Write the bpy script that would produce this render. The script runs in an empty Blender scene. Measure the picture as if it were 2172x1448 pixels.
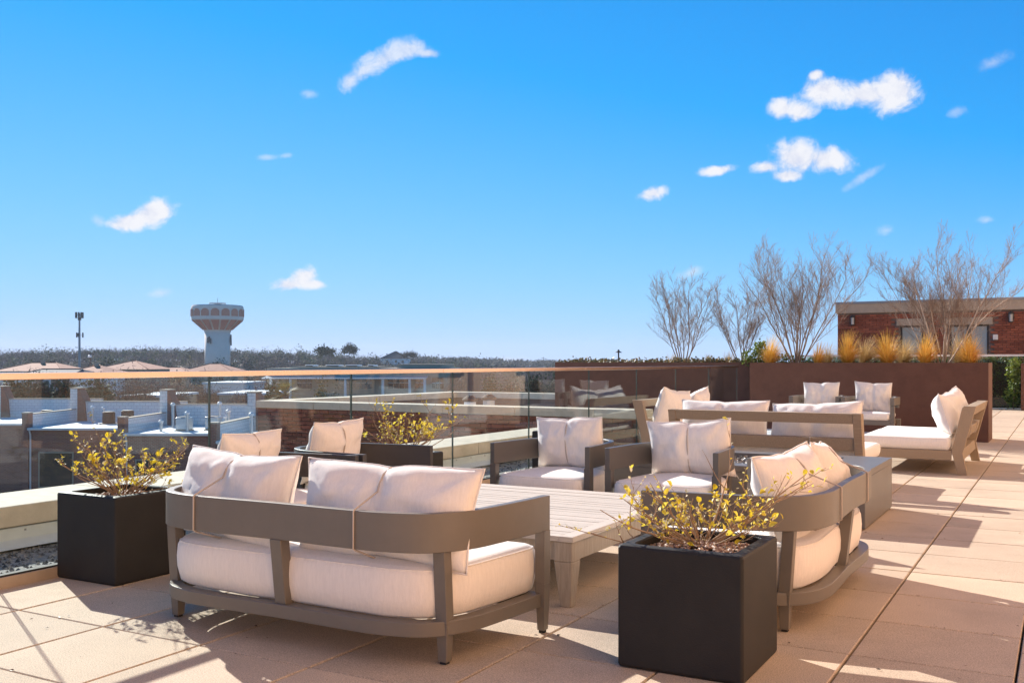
import bpy, math, random
import numpy as np
from mathutils import Vector, Matrix, noise

# ------------------------------------------------------------------ camera, sky, sun, exposure
SC = bpy.context.scene
COL = SC.collection
R = math.radians
PXF, PXH, PXC, EYE = 2094.0, 768.0, 1086.0, 1.2015      # focal length, horizon row, centre column (photo pixels), eye height
YAW = math.atan((2259 - 1086) / PXF)                     # the paver joints run along world Y
FWD = np.array([-math.sin(YAW), math.cos(YAW)])
RGT = np.array([math.cos(YAW), math.sin(YAW)])

cam_d = bpy.data.cameras.new('camera'); cam = bpy.data.objects.new('camera', cam_d); COL.objects.link(cam)
cam.location = (0, 0, EYE); cam.rotation_euler = (R(90), 0, YAW)
cam_d.sensor_width = 36; cam_d.lens = 36 * PXF / 2172
cam_d.shift_y = (PXH - 724) / 2172
cam_d.clip_start = 0.05; cam_d.clip_end = 9000
SC.camera = cam

SUN_DIR = Vector((-0.895, 0.446, 0)).normalized()         # horizontal direction towards the sun
SUN_EL = R(28)
sun_vec = Vector((SUN_DIR.x * math.cos(SUN_EL), SUN_DIR.y * math.cos(SUN_EL), math.sin(SUN_EL)))
sd = bpy.data.lights.new('sun', 'SUN'); so = bpy.data.objects.new('sun', sd); COL.objects.link(so)
sd.energy = 4.1; sd.angle = R(0.5); sd.color = (1.0, 0.95, 0.87)
so.rotation_euler = (-sun_vec).to_track_quat('-Z', 'Y').to_euler()
so.location = (-20, 10, 30)

VS = SC.view_settings
VS.view_transform = 'Standard'; VS.look = 'None'; VS.gamma = 1.0; VS.exposure = 1.04
SC.render.engine = 'CYCLES'
SC.cycles.max_bounces = 10; SC.cycles.transparent_max_bounces = 24
SC.cycles.diffuse_bounces = 4; SC.cycles.glossy_bounces = 4
SC.cycles.use_denoising = True

def W(px, d):
    u = (px - PXC) / PXF * d
    p = d * FWD + u * RGT
    return float(p[0]), float(p[1])
def Zp(py, d): return EYE - (py - PXH) * d / PXF
def onY(px, y):                                           # x on the plane Y = y seen in column px
    r = (px - PXC) / PXF
    d = y / (FWD[1] + r * RGT[1])
    return float(d * (FWD[0] + r * RGT[0])), float(d)
def skydir(px, py):
    v = Vector((float(FWD[0]), float(FWD[1]), 0)) + Vector((float(RGT[0]), float(RGT[1]), 0)) * ((px - PXC) / PXF) + Vector((0, 0, (PXH - py) / PXF))
    return v.normalized()

def build_world():
    w = bpy.data.worlds.new('World'); SC.world = w; w.use_nodes = True
    nt = w.node_tree; N = nt.nodes; L = nt.links; N.clear()
    out = N.new('ShaderNodeOutputWorld'); bg = N.new('ShaderNodeBackground'); L.new(bg.outputs[0], out.inputs[0])
    sky = N.new('ShaderNodeTexSky'); sky.sky_type = 'NISHITA'; sky.sun_disc = False
    sky.sun_elevation = SUN_EL; sky.sun_rotation = math.atan2(sun_vec.x, sun_vec.y)
    sky.air_density = 0.5; sky.dust_density = 0.0; sky.ozone_density = 6.0; sky.altitude = 150
    def math_(op, a, b=None, clamp=False):
        n = N.new('ShaderNodeMath'); n.operation = op; n.use_clamp = clamp
        for i, v in enumerate((a, b)):
            if v is None: continue
            if isinstance(v, (int, float)): n.inputs[i].default_value = v
            else: L.new(v, n.inputs[i])
        return n.outputs[0]
    # the photograph's strong blue: saturate the physical sky as a whole
    sp = N.new('ShaderNodeSeparateColor'); L.new(sky.outputs[0], sp.inputs[0])
    def soft(v, top, knee, p):                           # highlights roll off smoothly, dark sky keeps its physical level
        e = math_('EXPONENT', math_('MULTIPLY', math_('POWER', math_('MULTIPLY', v, 1 / knee), p), -1.0))
        return math_('MULTIPLY', math_('SUBTRACT', 1.0, e), top)
    rr_ = math_('MAXIMUM', math_('MULTIPLY', math_('LOGARITHM', math_('MULTIPLY', sp.outputs[0], 1 / 0.80), math.e), 1.22), math_('MULTIPLY', sp.outputs[0], 0.18))
    gg_ = soft(sp.outputs[1], 3.3, 2.25, 1.15)
    bb_ = soft(sp.outputs[2], 4.85, 2.4, 1.6)
    hs = N.new('ShaderNodeCombineColor'); L.new(rr_, hs.inputs[0]); L.new(gg_, hs.inputs[1]); L.new(bb_, hs.inputs[2])
    co = N.new('ShaderNodeTexCoord'); D = co.outputs['Generated']
    nz = N.new('ShaderNodeTexNoise'); nz.inputs['Scale'].default_value = 46; nz.inputs['Detail'].default_value = 9; nz.inputs['Roughness'].default_value = 0.68; nz.inputs['Distortion'].default_value = 0.35
    L.new(D, nz.inputs['Vector'])
    nz2 = N.new('ShaderNodeTexNoise'); nz2.inputs['Scale'].default_value = 16; nz2.inputs['Detail'].default_value = 3
    L.new(D, nz2.inputs['Vector'])
    wig = math_('ADD', math_('MULTIPLY', math_('SUBTRACT', nz.outputs[0], 0.5), 2.3), math_('MULTIPLY', math_('SUBTRACT', nz2.outputs[0], 0.5), 1.5))
    def blob(px, py, a, b, ang):
        d = skydir(px, py)
        rr = d.cross(Vector((0, 0, 1))).normalized(); uu = rr.cross(d)
        c, s = math.cos(R(ang)), math.sin(R(ang))
        e1 = (rr * c + uu * s) * (PXF / a); e2 = (uu * c - rr * s) * (PXF / b)
        def dot(e):
            n = N.new('ShaderNodeVectorMath'); n.operation = 'DOT_PRODUCT'; L.new(D, n.inputs[0]); n.inputs[1].default_value = e; return n.outputs['Value']
        x, y = dot(e1), dot(e2)
        q = math_('SUBTRACT', 1.0, math_('SQRT', math_('ADD', math_('MULTIPLY', x, x), math_('MULTIPLY', y, y))))
        f = N.new('ShaderNodeVectorMath'); f.operation = 'DOT_PRODUCT'; L.new(D, f.inputs[0]); f.inputs[1].default_value = d
        return math_('ADD', q, math_('MULTIPLY', math_('LESS_THAN', f.outputs['Value'], 0.0), -9.0))
    def cover(blobs, lo, hi, top, k):
        acc = None
        for b in blobs:
            q = blob(*b)
            if acc is None: acc = q; continue
            sm = N.new('ShaderNodeMath'); sm.operation = 'SMOOTH_MAX'; sm.inputs[2].default_value = 0.55; L.new(acc, sm.inputs[0]); L.new(q, sm.inputs[1]); acc = sm.outputs[0]
        v = math_('ADD', acc, math_('MULTIPLY', wig, k))
        mr = N.new('ShaderNodeMapRange'); mr.interpolation_type = 'SMOOTHSTEP'
        mr.inputs['From Min'].default_value = lo; mr.inputs['From Max'].default_value = hi; mr.inputs['To Max'].default_value = top
        L.new(v, mr.inputs['Value']); return mr.outputs[0]
    full = [(1755, 190, 62, 34, 4), (1830, 198, 95, 36, -6), (1905, 195, 56, 54, -30), (1730, 160, 22, 14, 10),
            (1660, 230, 36, 27, 5), (1695, 238, 34, 22, 0), (1690, 335, 66, 46, 0), (1750, 338, 62, 34, -8), (1625, 355, 44, 18, 5), (1670, 372, 46, 17, 0),
            (1385, 410, 46, 23, 8), (1520, 362, 54, 15, 6),
            (325, 453, 54, 31, 15), (275, 470, 58, 22, 14), (645, 588, 42, 27, 25), (615, 604, 55, 19, 4), (660, 602, 38, 15, -5)]
    mid = [(742, 172, 40, 26, 50), (775, 148, 60, 30, 38), (820, 122, 66, 26, 30), (862, 108, 62, 21, 12), (905, 113, 42, 12, 0)]
    thin = [
            (2103, 134, 44, 18, 20), (2032, 237, 26, 16, 0), (1832, 376, 52, 11, 32), (343, 622, 32, 14, 12), (565, 334, 32, 9, 4), (606, 330, 22, 8, 10),
            (655, 200, 24, 12, 0), (2090, 467, 20, 10, 0), (1465, 578, 46, 16, 20), (1085, 762, 46, 9, 0), (1880, 488, 26, 16, 0), (210, 470, 14, 18, 70)]
    m = math_('MAXIMUM', math_('MAXIMUM', cover(full, 0.10, 0.72, 0.97, 0.62), cover(mid, 0.0, 0.75, 0.74, 0.70)), cover(thin, 0.05, 1.1, 0.42, 0.75))
    mix = N.new('ShaderNodeMix'); mix.data_type = 'RGBA'
    L.new(m, mix.inputs['Factor']); L.new(hs.outputs[0], mix.inputs['A']); cm = N.new('ShaderNodeMix'); cm.data_type = 'RGBA'; cm.inputs['A'].default_value = (CLOUD[0] * .80, CLOUD[1] * .83, CLOUD[2] * .93, 1); cm.inputs['B'].default_value = CLOUD
    cr = N.new('ShaderNodeMapRange'); cr.inputs['From Min'].default_value = 0.38; cr.inputs['From Max'].default_value = 0.56; L.new(nz.outputs[0], cr.inputs['Value']); L.new(cr.outputs[0], cm.inputs['Factor'])
    L.new(cm.outputs['Result'], mix.inputs['B'])
    L.new(mix.outputs['Result'], bg.inputs['Color']); bg.inputs['Strength'].default_value = SKY_STR
SKY_STR = 0.108
CLOUD = (4.2, 4.2, 4.4, 1)
build_world()

# ------------------------------------------------------------------ materials
def mat(name, col, rough=0.6, metal=0.0, var=0.0, scale=6.0, bump=0.0, bscale=60.0, col2=None, spec=0.5, stretch=None, sheen=0.0, coords='Object', detail=6):
    m = bpy.data.materials.new(name); m.use_nodes = True
    nt = m.node_tree; N = nt.nodes; L = nt.links
    b = N['Principled BSDF']; b.inputs['Roughness'].default_value = rough; b.inputs['Metallic'].default_value = metal
    b.inputs['Specular IOR Level'].default_value = spec
    if sheen: b.inputs['Sheen Weight'].default_value = sheen
    b.inputs['Base Color'].default_value = (*col, 1)
    tc = N.new('ShaderNodeTexCoord'); vec = tc.outputs[coords]
    if stretch:
        mp = N.new('ShaderNodeMapping'); mp.inputs['Scale'].default_value = stretch; L.new(vec, mp.inputs['Vector']); vec = mp.outputs[0]
    if var or col2:
        n = N.new('ShaderNodeTexNoise'); n.inputs['Scale'].default_value = scale; n.inputs['Detail'].default_value = detail; n.inputs['Roughness'].default_value = 0.65
        L.new(vec, n.inputs['Vector'])
        r = N.new('ShaderNodeValToRGB'); r.color_ramp.elements[0].position = 0.3; r.color_ramp.elements[1].position = 0.72
        c2 = col2 if col2 else tuple(min(1, c * (1 + var)) for c in col)
        c1 = col if col2 else tuple(c * (1 - var) for c in col)
        r.color_ramp.elements[0].color = (*c1, 1); r.color_ramp.elements[1].color = (*c2, 1)
        L.new(n.outputs[0], r.inputs[0]); L.new(r.outputs[0], b.inputs['Base Color'])
    if bump:
        n2 = N.new('ShaderNodeTexNoise'); n2.inputs['Scale'].default_value = bscale; n2.inputs['Detail'].default_value = 4
        L.new(vec, n2.inputs['Vector'])
        bp = N.new('ShaderNodeBump'); bp.inputs['Strength'].default_value = bump; bp.inputs['Distance'].default_value = 0.01
        L.new(n2.outputs[0], bp.inputs['Height']); L.new(bp.outputs[0], b.inputs['Normal'])
    return m

def attr_mat(name, rough=0.8, trans=0.0):                 # colour carried by a corner/point attribute (each tree its own colour)
    m = bpy.data.materials.new(name); m.use_nodes = True
    nt = m.node_tree; N = nt.nodes; L = nt.links; b = N['Principled BSDF']
    a = N.new('ShaderNodeAttribute'); a.attribute_name = 'tint'
    L.new(a.outputs['Color'], b.inputs['Base Color']); b.inputs['Roughness'].default_value = rough; b.inputs['Specular IOR Level'].default_value = 0.2
    return m

def leaf_mat(name, c1, c2, trans=0.35):
    m = bpy.data.materials.new(name); m.use_nodes = True
    nt = m.node_tree; N = nt.nodes; L = nt.links; b = N['Principled BSDF']; out = N['Material Output']
    oi = N.new('ShaderNodeObjectInfo'); g = N.new('ShaderNodeNewGeometry')
    add = N.new('ShaderNodeMath'); add.operation = 'ADD'; L.new(oi.outputs['Random'], add.inputs[0]); L.new(g.outputs['Random Per Island'], add.inputs[1])
    fr = N.new('ShaderNodeMath'); fr.operation = 'FRACT'; L.new(add.outputs[0], fr.inputs[0])
    r = N.new('ShaderNodeValToRGB'); r.color_ramp.elements[0].color = (*c1, 1); r.color_ramp.elements[1].color = (*c2, 1)
    L.new(fr.outputs[0], r.inputs[0]); L.new(r.outputs[0], b.inputs['Base Color']); b.inputs['Roughness'].default_value = 0.5
    t = N.new('ShaderNodeBsdfTranslucent'); L.new(r.outputs[0], t.inputs['Color'])
    mx = N.new('ShaderNodeMixShader'); mx.inputs[0].default_value = trans
    L.new(b.outputs[0], mx.inputs[1]); L.new(t.outputs[0], mx.inputs[2]); L.new(mx.outputs[0], out.inputs[0])
    return m

def paver_mat():
    m = mat('paver_concrete', (0.60, 0.465, 0.375), 0.85, bump=0.25, bscale=220)
    nt = m.node_tree; N = nt.nodes; L = nt.links; b = N['Principled BSDF']
    g = N.new('ShaderNodeNewGeometry')
    mp = N.new('ShaderNodeMapping'); mp.vector_type = 'POINT'
    mp.inputs['Location'].default_value = (-GX0 / PV, -GY0 / PV, 0); mp.inputs['Scale'].default_value = (1 / PV, 1 / PV, 0)
    L.new(g.outputs['Position'], mp.inputs['Vector'])
    fl = N.new('ShaderNodeVectorMath'); fl.operation = 'FLOOR'; L.new(mp.outputs[0], fl.inputs[0])
    wn = N.new('ShaderNodeTexWhiteNoise'); wn.noise_dimensions = '3D'; L.new(fl.outputs[0], wn.inputs['Vector'])
    n = N.new('ShaderNodeTexNoise'); n.inputs['Scale'].default_value = 2.2; n.inputs['Detail'].default_value = 8; n.inputs['Roughness'].default_value = 0.7
    L.new(g.outputs['Position'], n.inputs['Vector'])
    sp = N.new('ShaderNodeTexNoise'); sp.inputs['Scale'].default_value = 190; sp.inputs['Detail'].default_value = 2
    L.new(g.outputs['Position'], sp.inputs['Vector'])
    spr = N.new('ShaderNodeMapRange'); spr.inputs['From Min'].default_value = 0.35; spr.inputs['From Max'].default_value = 0.7; spr.inputs['To Min'].default_value = 0.70; spr.inputs['To Max'].default_value = 1.26
    L.new(sp.outputs[0], spr.inputs['Value'])
    r = N.new('ShaderNodeValToRGB'); r.color_ramp.elements[0].position = 0.28; r.color_ramp.elements[1].position = 0.75
    r.color_ramp.elements[0].color = (0.52, 0.40, 0.29, 1); r.color_ramp.elements[1].color = (0.63, 0.485, 0.355, 1)
    L.new(n.outputs[0], r.inputs[0])
    v = N.new('ShaderNodeMapRange'); v.inputs['To Min'].default_value = 0.90; v.inputs['To Max'].default_value = 1.08; L.new(wn.outputs['Value'], v.inputs['Value'])
    mm = N.new('ShaderNodeMath'); mm.operation = 'MULTIPLY'; L.new(v.outputs[0], mm.inputs[0]); L.new(spr.outputs[0], mm.inputs[1])
    st = N.new('ShaderNodeTexNoise'); st.inputs['Scale'].default_value = 0.9; st.inputs['Detail'].default_value = 10; st.inputs['Roughness'].default_value = 0.75; L.new(g.outputs['Position'], st.inputs['Vector'])
    sr = N.new('ShaderNodeMapRange'); sr.inputs['From Min'].default_value = 0.50; sr.inputs['From Max'].default_value = 0.68; sr.inputs['To Min'].default_value = 1.0; sr.inputs['To Max'].default_value = 0.84; L.new(st.outputs[0], sr.inputs['Value'])
    m2 = N.new('ShaderNodeMath'); m2.operation = 'MULTIPLY'; L.new(mm.outputs[0], m2.inputs[0]); L.new(sr.outputs[0], m2.inputs[1])
    hv = N.new('ShaderNodeHueSaturation'); L.new(r.outputs[0], hv.inputs['Color']); L.new(m2.outputs[0], hv.inputs['Value'])
    L.new(hv.outputs[0], b.inputs['Base Color'])
    return m

def brick_mat(name, c1, c2, mortar, bw=0.203, bh=0.0677, axis='XZ', rot=0.0, msize=0.011):
    m = bpy.data.materials.new(name); m.use_nodes = True
    nt = m.node_tree; N = nt.nodes; L = nt.links; b = N['Principled BSDF']
    tc = N.new('ShaderNodeTexCoord'); s = N.new('ShaderNodeSeparateXYZ'); L.new(tc.outputs['Object'], s.inputs[0])
    cb = N.new('ShaderNodeCombineXYZ')
    ad = N.new('ShaderNodeMath'); ad.operation = 'ADD'; L.new(s.outputs['X'], ad.inputs[0]); L.new(s.outputs['Y'], ad.inputs[1])
    L.new(ad.outputs[0], cb.inputs['X']); L.new(s.outputs['Z'], cb.inputs['Y'])
    t = N.new('ShaderNodeTexBrick'); L.new(cb.outputs[0], t.inputs['Vector'])
    t.inputs['Scale'].default_value = 1; t.inputs['Brick Width'].default_value = bw; t.inputs['Row Height'].default_value = bh; t.inputs['Mortar Size'].default_value = msize
    t.inputs['Color1'].default_value = (*c1, 1); t.inputs['Color2'].default_value = (*c2, 1); t.inputs['Mortar'].default_value = (*mortar, 1)
    L.new(t.outputs['Color'], b.inputs['Base Color']); b.inputs['Roughness'].default_value = 0.9
    bp = N.new('ShaderNodeBump'); bp.invert = True; bp.inputs['Strength'].default_value = 0.5; bp.inputs['Distance'].default_value = 0.01
    L.new(t.outputs['Fac'], bp.inputs['Height']); L.new(bp.outputs[0], b.inputs['Normal'])
    return m

def glass_mat(name, tint, ior=1.5, rough=0.0):
    m = bpy.data.materials.new(name); m.use_nodes = True
    nt = m.node_tree; N = nt.nodes; L = nt.links; N.remove(N['Principled BSDF']); out = N['Material Output']
    t = N.new('ShaderNodeBsdfTransparent'); t.inputs[0].default_value = (*tint, 1)
    g = N.new('ShaderNodeBsdfGlossy'); g.inputs['Roughness'].default_value = rough; g.inputs['Color'].default_value = (1, 1, 1, 1)
    lw = N.new('ShaderNodeLayerWeight'); lw.inputs[0].default_value = 0.5; pw = N.new('ShaderNodeMath'); pw.operation = 'POWER'; L.new(lw.outputs['Facing'], pw.inputs[0]); pw.inputs[1].default_value = 5.0
    f = N.new('ShaderNodeMapRange'); f.inputs['To Min'].default_value = ((ior - 1) / (ior + 1)) ** 2; L.new(pw.outputs[0], f.inputs['Value'])   # Schlick reflectance, the same on both sides
    mx = N.new('ShaderNodeMixShader'); L.new(f.outputs[0], mx.inputs[0]); L.new(t.outputs[0], mx.inputs[1]); L.new(g.outputs[0], mx.inputs[2])
    L.new(mx.outputs[0], out.inputs[0]); return m

PV = 0.6096; GX0 = -0.1635; GY0 = 4.231                  # paver pitch and the position of one joint crossing
def oi_var(m, amt):                                       # small brightness difference between alike pieces
    nt = m.node_tree; N = nt.nodes; L = nt.links; b = N['Principled BSDF']
    src = b.inputs['Base Color'].links[0].from_socket if b.inputs['Base Color'].links else None
    oi = N.new('ShaderNodeObjectInfo'); mr = N.new('ShaderNodeMapRange'); mr.inputs['To Min'].default_value = 1 - amt; mr.inputs['To Max'].default_value = 1 + amt
    L.new(oi.outputs['Random'], mr.inputs['Value']); hv = N.new('ShaderNodeHueSaturation'); L.new(mr.outputs[0], hv.inputs['Value'])
    if src: L.new(src, hv.inputs['Color'])
    else: hv.inputs['Color'].default_value = b.inputs['Base Color'].default_value
    L.new(hv.outputs[0], b.inputs['Base Color']); return m
M = {}
M['paver'] = paver_mat()
M['joint'] = mat('joint_dark', (0.030, 0.019, 0.013), 0.95)
M['frame'] = mat('taupe_metal', (0.165, 0.140, 0.114), 0.42, 0.0, var=0.06, scale=9, bump=0.05, bscale=500)
M['frame_dark'] = mat('dark_metal', (0.052, 0.045, 0.042), 0.42, 0.0, var=0.06, scale=9, bump=0.05, bscale=500)  # same finish as the loveseat frames in a darker tone
M['frame_mid'] = mat('mid_metal', (0.095, 0.083, 0.074), 0.42, 0.0, var=0.06, scale=9, bump=0.05, bscale=500)  # same finish, tone between the two above
M['fabric'] = mat('cream_fabric', (0.86, 0.785, 0.715), 0.95, var=0.055, scale=90, bump=0.22, bscale=330, spec=0.15, sheen=0.25, stretch=(1, 1, 0.16))
M['cord'] = mat('cord', (0.50, 0.42, 0.36), 0.9)
M['foot'] = mat('rubber', (0.02, 0.02, 0.02), 0.8)
M['teak'] = mat('weathered_teak', (0.27, 0.195, 0.125), 0.75, col2=(0.40, 0.30, 0.205), scale=9, stretch=(14, 1.2, 14), bump=0.2, bscale=30)
M['teak_y'] = mat('weathered_teak_grain', (0.27, 0.195, 0.125), 0.75, col2=(0.40, 0.30, 0.205), scale=9, stretch=(1.2, 14, 14), bump=0.2, bscale=30)
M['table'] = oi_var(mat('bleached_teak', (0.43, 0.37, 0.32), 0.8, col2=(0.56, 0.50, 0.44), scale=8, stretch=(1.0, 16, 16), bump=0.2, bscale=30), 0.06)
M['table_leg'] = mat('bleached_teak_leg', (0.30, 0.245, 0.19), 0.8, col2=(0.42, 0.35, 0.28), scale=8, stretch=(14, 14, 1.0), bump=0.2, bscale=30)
M['black'] = mat('black_fibrestone', (0.014, 0.012, 0.010), 0.58, spec=0.35, col2=(0.025, 0.021, 0.018), scale=3.5, bump=0.10, bscale=150)
M['pebble'] = None
M['soil'] = mat('soil', (0.10, 0.065, 0.045), 0.95, var=0.3, scale=60)
M['twig'] = mat('twig_bark', (0.34, 0.22, 0.13), 0.8, var=0.25, scale=30)
M['leaf'] = leaf_mat('yellow_leaf', (0.62, 0.44, 0.015), (0.80, 0.66, 0.10), 0.45)
M['leaf_dry'] = leaf_mat('dry_leaf', (0.55, 0.44, 0.22), (0.62, 0.55, 0.36), 0.3)
M['rail'] = mat('bronze_rail', (0.72, 0.55, 0.44), 0.22, 1.0, var=0.04, scale=3)
M['shoe'] = mat('rail_shoe', (0.52, 0.40, 0.29), 0.45, 0.3, var=0.08, scale=14)
M['glass'] = glass_mat('railing_glass', (0.945, 0.975, 0.962), 1.32)
M['glass_edge'] = mat('glass_edge', (0.06, 0.085, 0.075), 0.15, spec=0.8)
M['stone'] = oi_var(mat('limestone', (0.52, 0.455, 0.35), 0.85, col2=(0.66, 0.59, 0.47), scale=7, bump=0.25, bscale=70), 0.05)
M['flash'] = mat('metal_flashing', (0.62, 0.66, 0.66), 0.5, 0.2, var=0.06, scale=8)
M['gravel_dark'] = mat('gravel_dark', (0.10, 0.10, 0.095), 0.95, col2=(0.42, 0.41, 0.38), scale=40, bump=1.0, bscale=55)
M['corten'] = mat('corten_steel', (0.105, 0.044, 0.026), 0.8, col2=(0.150, 0.066, 0.040), scale=5, bump=0.15, bscale=90)
M['fire_metal'] = mat('firetable_metal', (0.16, 0.145, 0.13), 0.4, 0.0, var=0.06, scale=7)
M['fire_black'] = mat('firetable_black', (0.03, 0.03, 0.03), 0.4)
M['fireglass'] = mat('fire_glass', (0.10, 0.075, 0.05), 0.15, col2=(0.45, 0.36, 0.26), scale=60, bump=1.0, bscale=70, spec=0.9)
M['brick'] = oi_var(mat('red_brick', (0.20, 0.064, 0.038), 0.9, col2=(0.29, 0.098, 0.060), scale=3, bump=0.3, bscale=90), 0.28)
M['mortar'] = mat('mortar', (0.20, 0.145, 0.12), 0.95, var=0.1, scale=20)
M['tbrick'] = brick_mat('townhouse_brick', (0.25, 0.095, 0.062), (0.35, 0.14, 0.09), (0.34, 0.24, 0.19), 0.23, 0.08)
M['white_roof'] = mat('white_membrane', (0.66, 0.68, 0.70), 0.7, var=0.08, scale=0.7)
M['white_wall'] = brick_mat('painted_block', (0.82, 0.79, 0.75), (0.88, 0.85, 0.81), (0.68, 0.65, 0.62), 0.4, 0.2, msize=0.02)
M['white'] = mat('white_paint', (0.78, 0.78, 0.76), 0.5, var=0.05, scale=2)
M['galv'] = mat('galvanised', (0.55, 0.56, 0.56), 0.4, 0.7, var=0.1, scale=4)
M['ac'] = mat('condenser_grey', (0.035, 0.033, 0.03), 0.6, 0.2)
M['window'] = mat('window_glass', (0.030, 0.034, 0.036), 0.08, spec=0.9)
M['sheer'] = mat('window_shade', (0.55, 0.57, 0.55), 0.3, var=0.06, scale=1.5)
M['bronze'] = mat('dark_bronze', (0.035, 0.028, 0.024), 0.5)
M['tan'] = mat('tan_stucco', (0.42, 0.35, 0.26), 0.9, var=0.08, scale=2)
M['copeband'] = mat('precast_coping', (0.42, 0.35, 0.27), 0.85, var=0.1, scale=4)
M['hedge_core'] = mat('hedge_core', (0.012, 0.020, 0.010), 0.95)
M['hedge'] = leaf_mat('hedge_leaf', (0.022, 0.050, 0.014), (0.07, 0.13, 0.03), 0.25)
M['green'] = leaf_mat('green_leaf', (0.10, 0.16, 0.02), (0.22, 0.26, 0.05), 0.35)
M['grass'] = leaf_mat('feather_grass', (0.72, 0.40, 0.05), (0.90, 0.62, 0.17), 0.45)
M['grass_pale'] = leaf_mat('pale_grass', (0.52, 0.36, 0.14), (0.68, 0.52, 0.28), 0.4)
M['bark'] = mat('pale_bark', (0.17, 0.125, 0.095), 0.8, col2=(0.36, 0.29, 0.24), scale=8)
M['bark_white'] = mat('white_bark', (0.30, 0.235, 0.19), 0.8, col2=(0.56, 0.48, 0.41), scale=8)
M['twigs'] = mat('thin_twigs', (0.19, 0.125, 0.09), 0.8, col2=(0.33, 0.24, 0.18), scale=8)
M['bark_dark'] = mat('grey_bark', (0.13, 0.10, 0.085), 0.85, var=0.3, scale=3)
M['foliage'] = attr_mat('foliage')
M['terrain'] = mat('dry_ground', (0.12, 0.095, 0.070), 0.95, col2=(0.19, 0.155, 0.11), scale=0.03, coords='Object')
M['roof_tile'] = mat('clay_tiles', (0.40, 0.150, 0.085), 0.85, col2=(0.52, 0.235, 0.140), scale=1.2)
M['slate'] = mat('dark_shingles', (0.10, 0.085, 0.085), 0.85, var=0.15, scale=1.5)
M['concrete'] = mat('tower_concrete', (0.84, 0.70, 0.59), 0.9, var=0.07, scale=0.25)
M['terracotta'] = mat('tower_terracotta', (0.60, 0.22, 0.14), 0.85, var=0.08, scale=0.5)
M['steel'] = mat('grey_steel', (0.30, 0.31, 0.32), 0.5, 0.6)
M['dark'] = mat('dark_antenna', (0.07, 0.065, 0.065), 0.6)
M['asphalt'] = mat('asphalt', (0.055, 0.055, 0.055), 0.9, var=0.2, scale=0.4)
M['corr'] = mat('canopy_metal', (0.60, 0.62, 0.65), 0.45, 0.3)
M['teal'] = mat('tinted_glazing', (0.055, 0.105, 0.125), 0.12, spec=0.9, var=0.15, scale=0.4)

def pebble_mat():
    m = bpy.data.materials.new('river_pebbles'); m.use_nodes = True
    nt = m.node_tree; N = nt.nodes; L = nt.links; b = N['Principled BSDF']
    g = N.new('ShaderNodeNewGeometry'); r = N.new('ShaderNodeValToRGB'); e = r.color_ramp.elements
    e[0].color = (0.16, 0.075, 0.05, 1); e[1].color = (0.52, 0.40, 0.30, 1); k = e.new(0.5); k.color = (0.33, 0.19, 0.12, 1)
    L.new(g.outputs['Random Per Island'], r.inputs[0]); L.new(r.outputs[0], b.inputs['Base Color']); b.inputs['Roughness'].default_value = 0.6
    return m
M['pebble'] = pebble_mat()
def grit_mat():
    m = pebble_mat(); m.name = 'grey_grit'; e = [n for n in m.node_tree.nodes if n.type == 'VALTORGB'][0].color_ramp.elements
    for k, c in enumerate(((0.035, 0.033, 0.03, 1), (0.12, 0.115, 0.105, 1), (0.36, 0.34, 0.31, 1))): e[k].color = c
    return m
M['grit'] = grit_mat()

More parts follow.
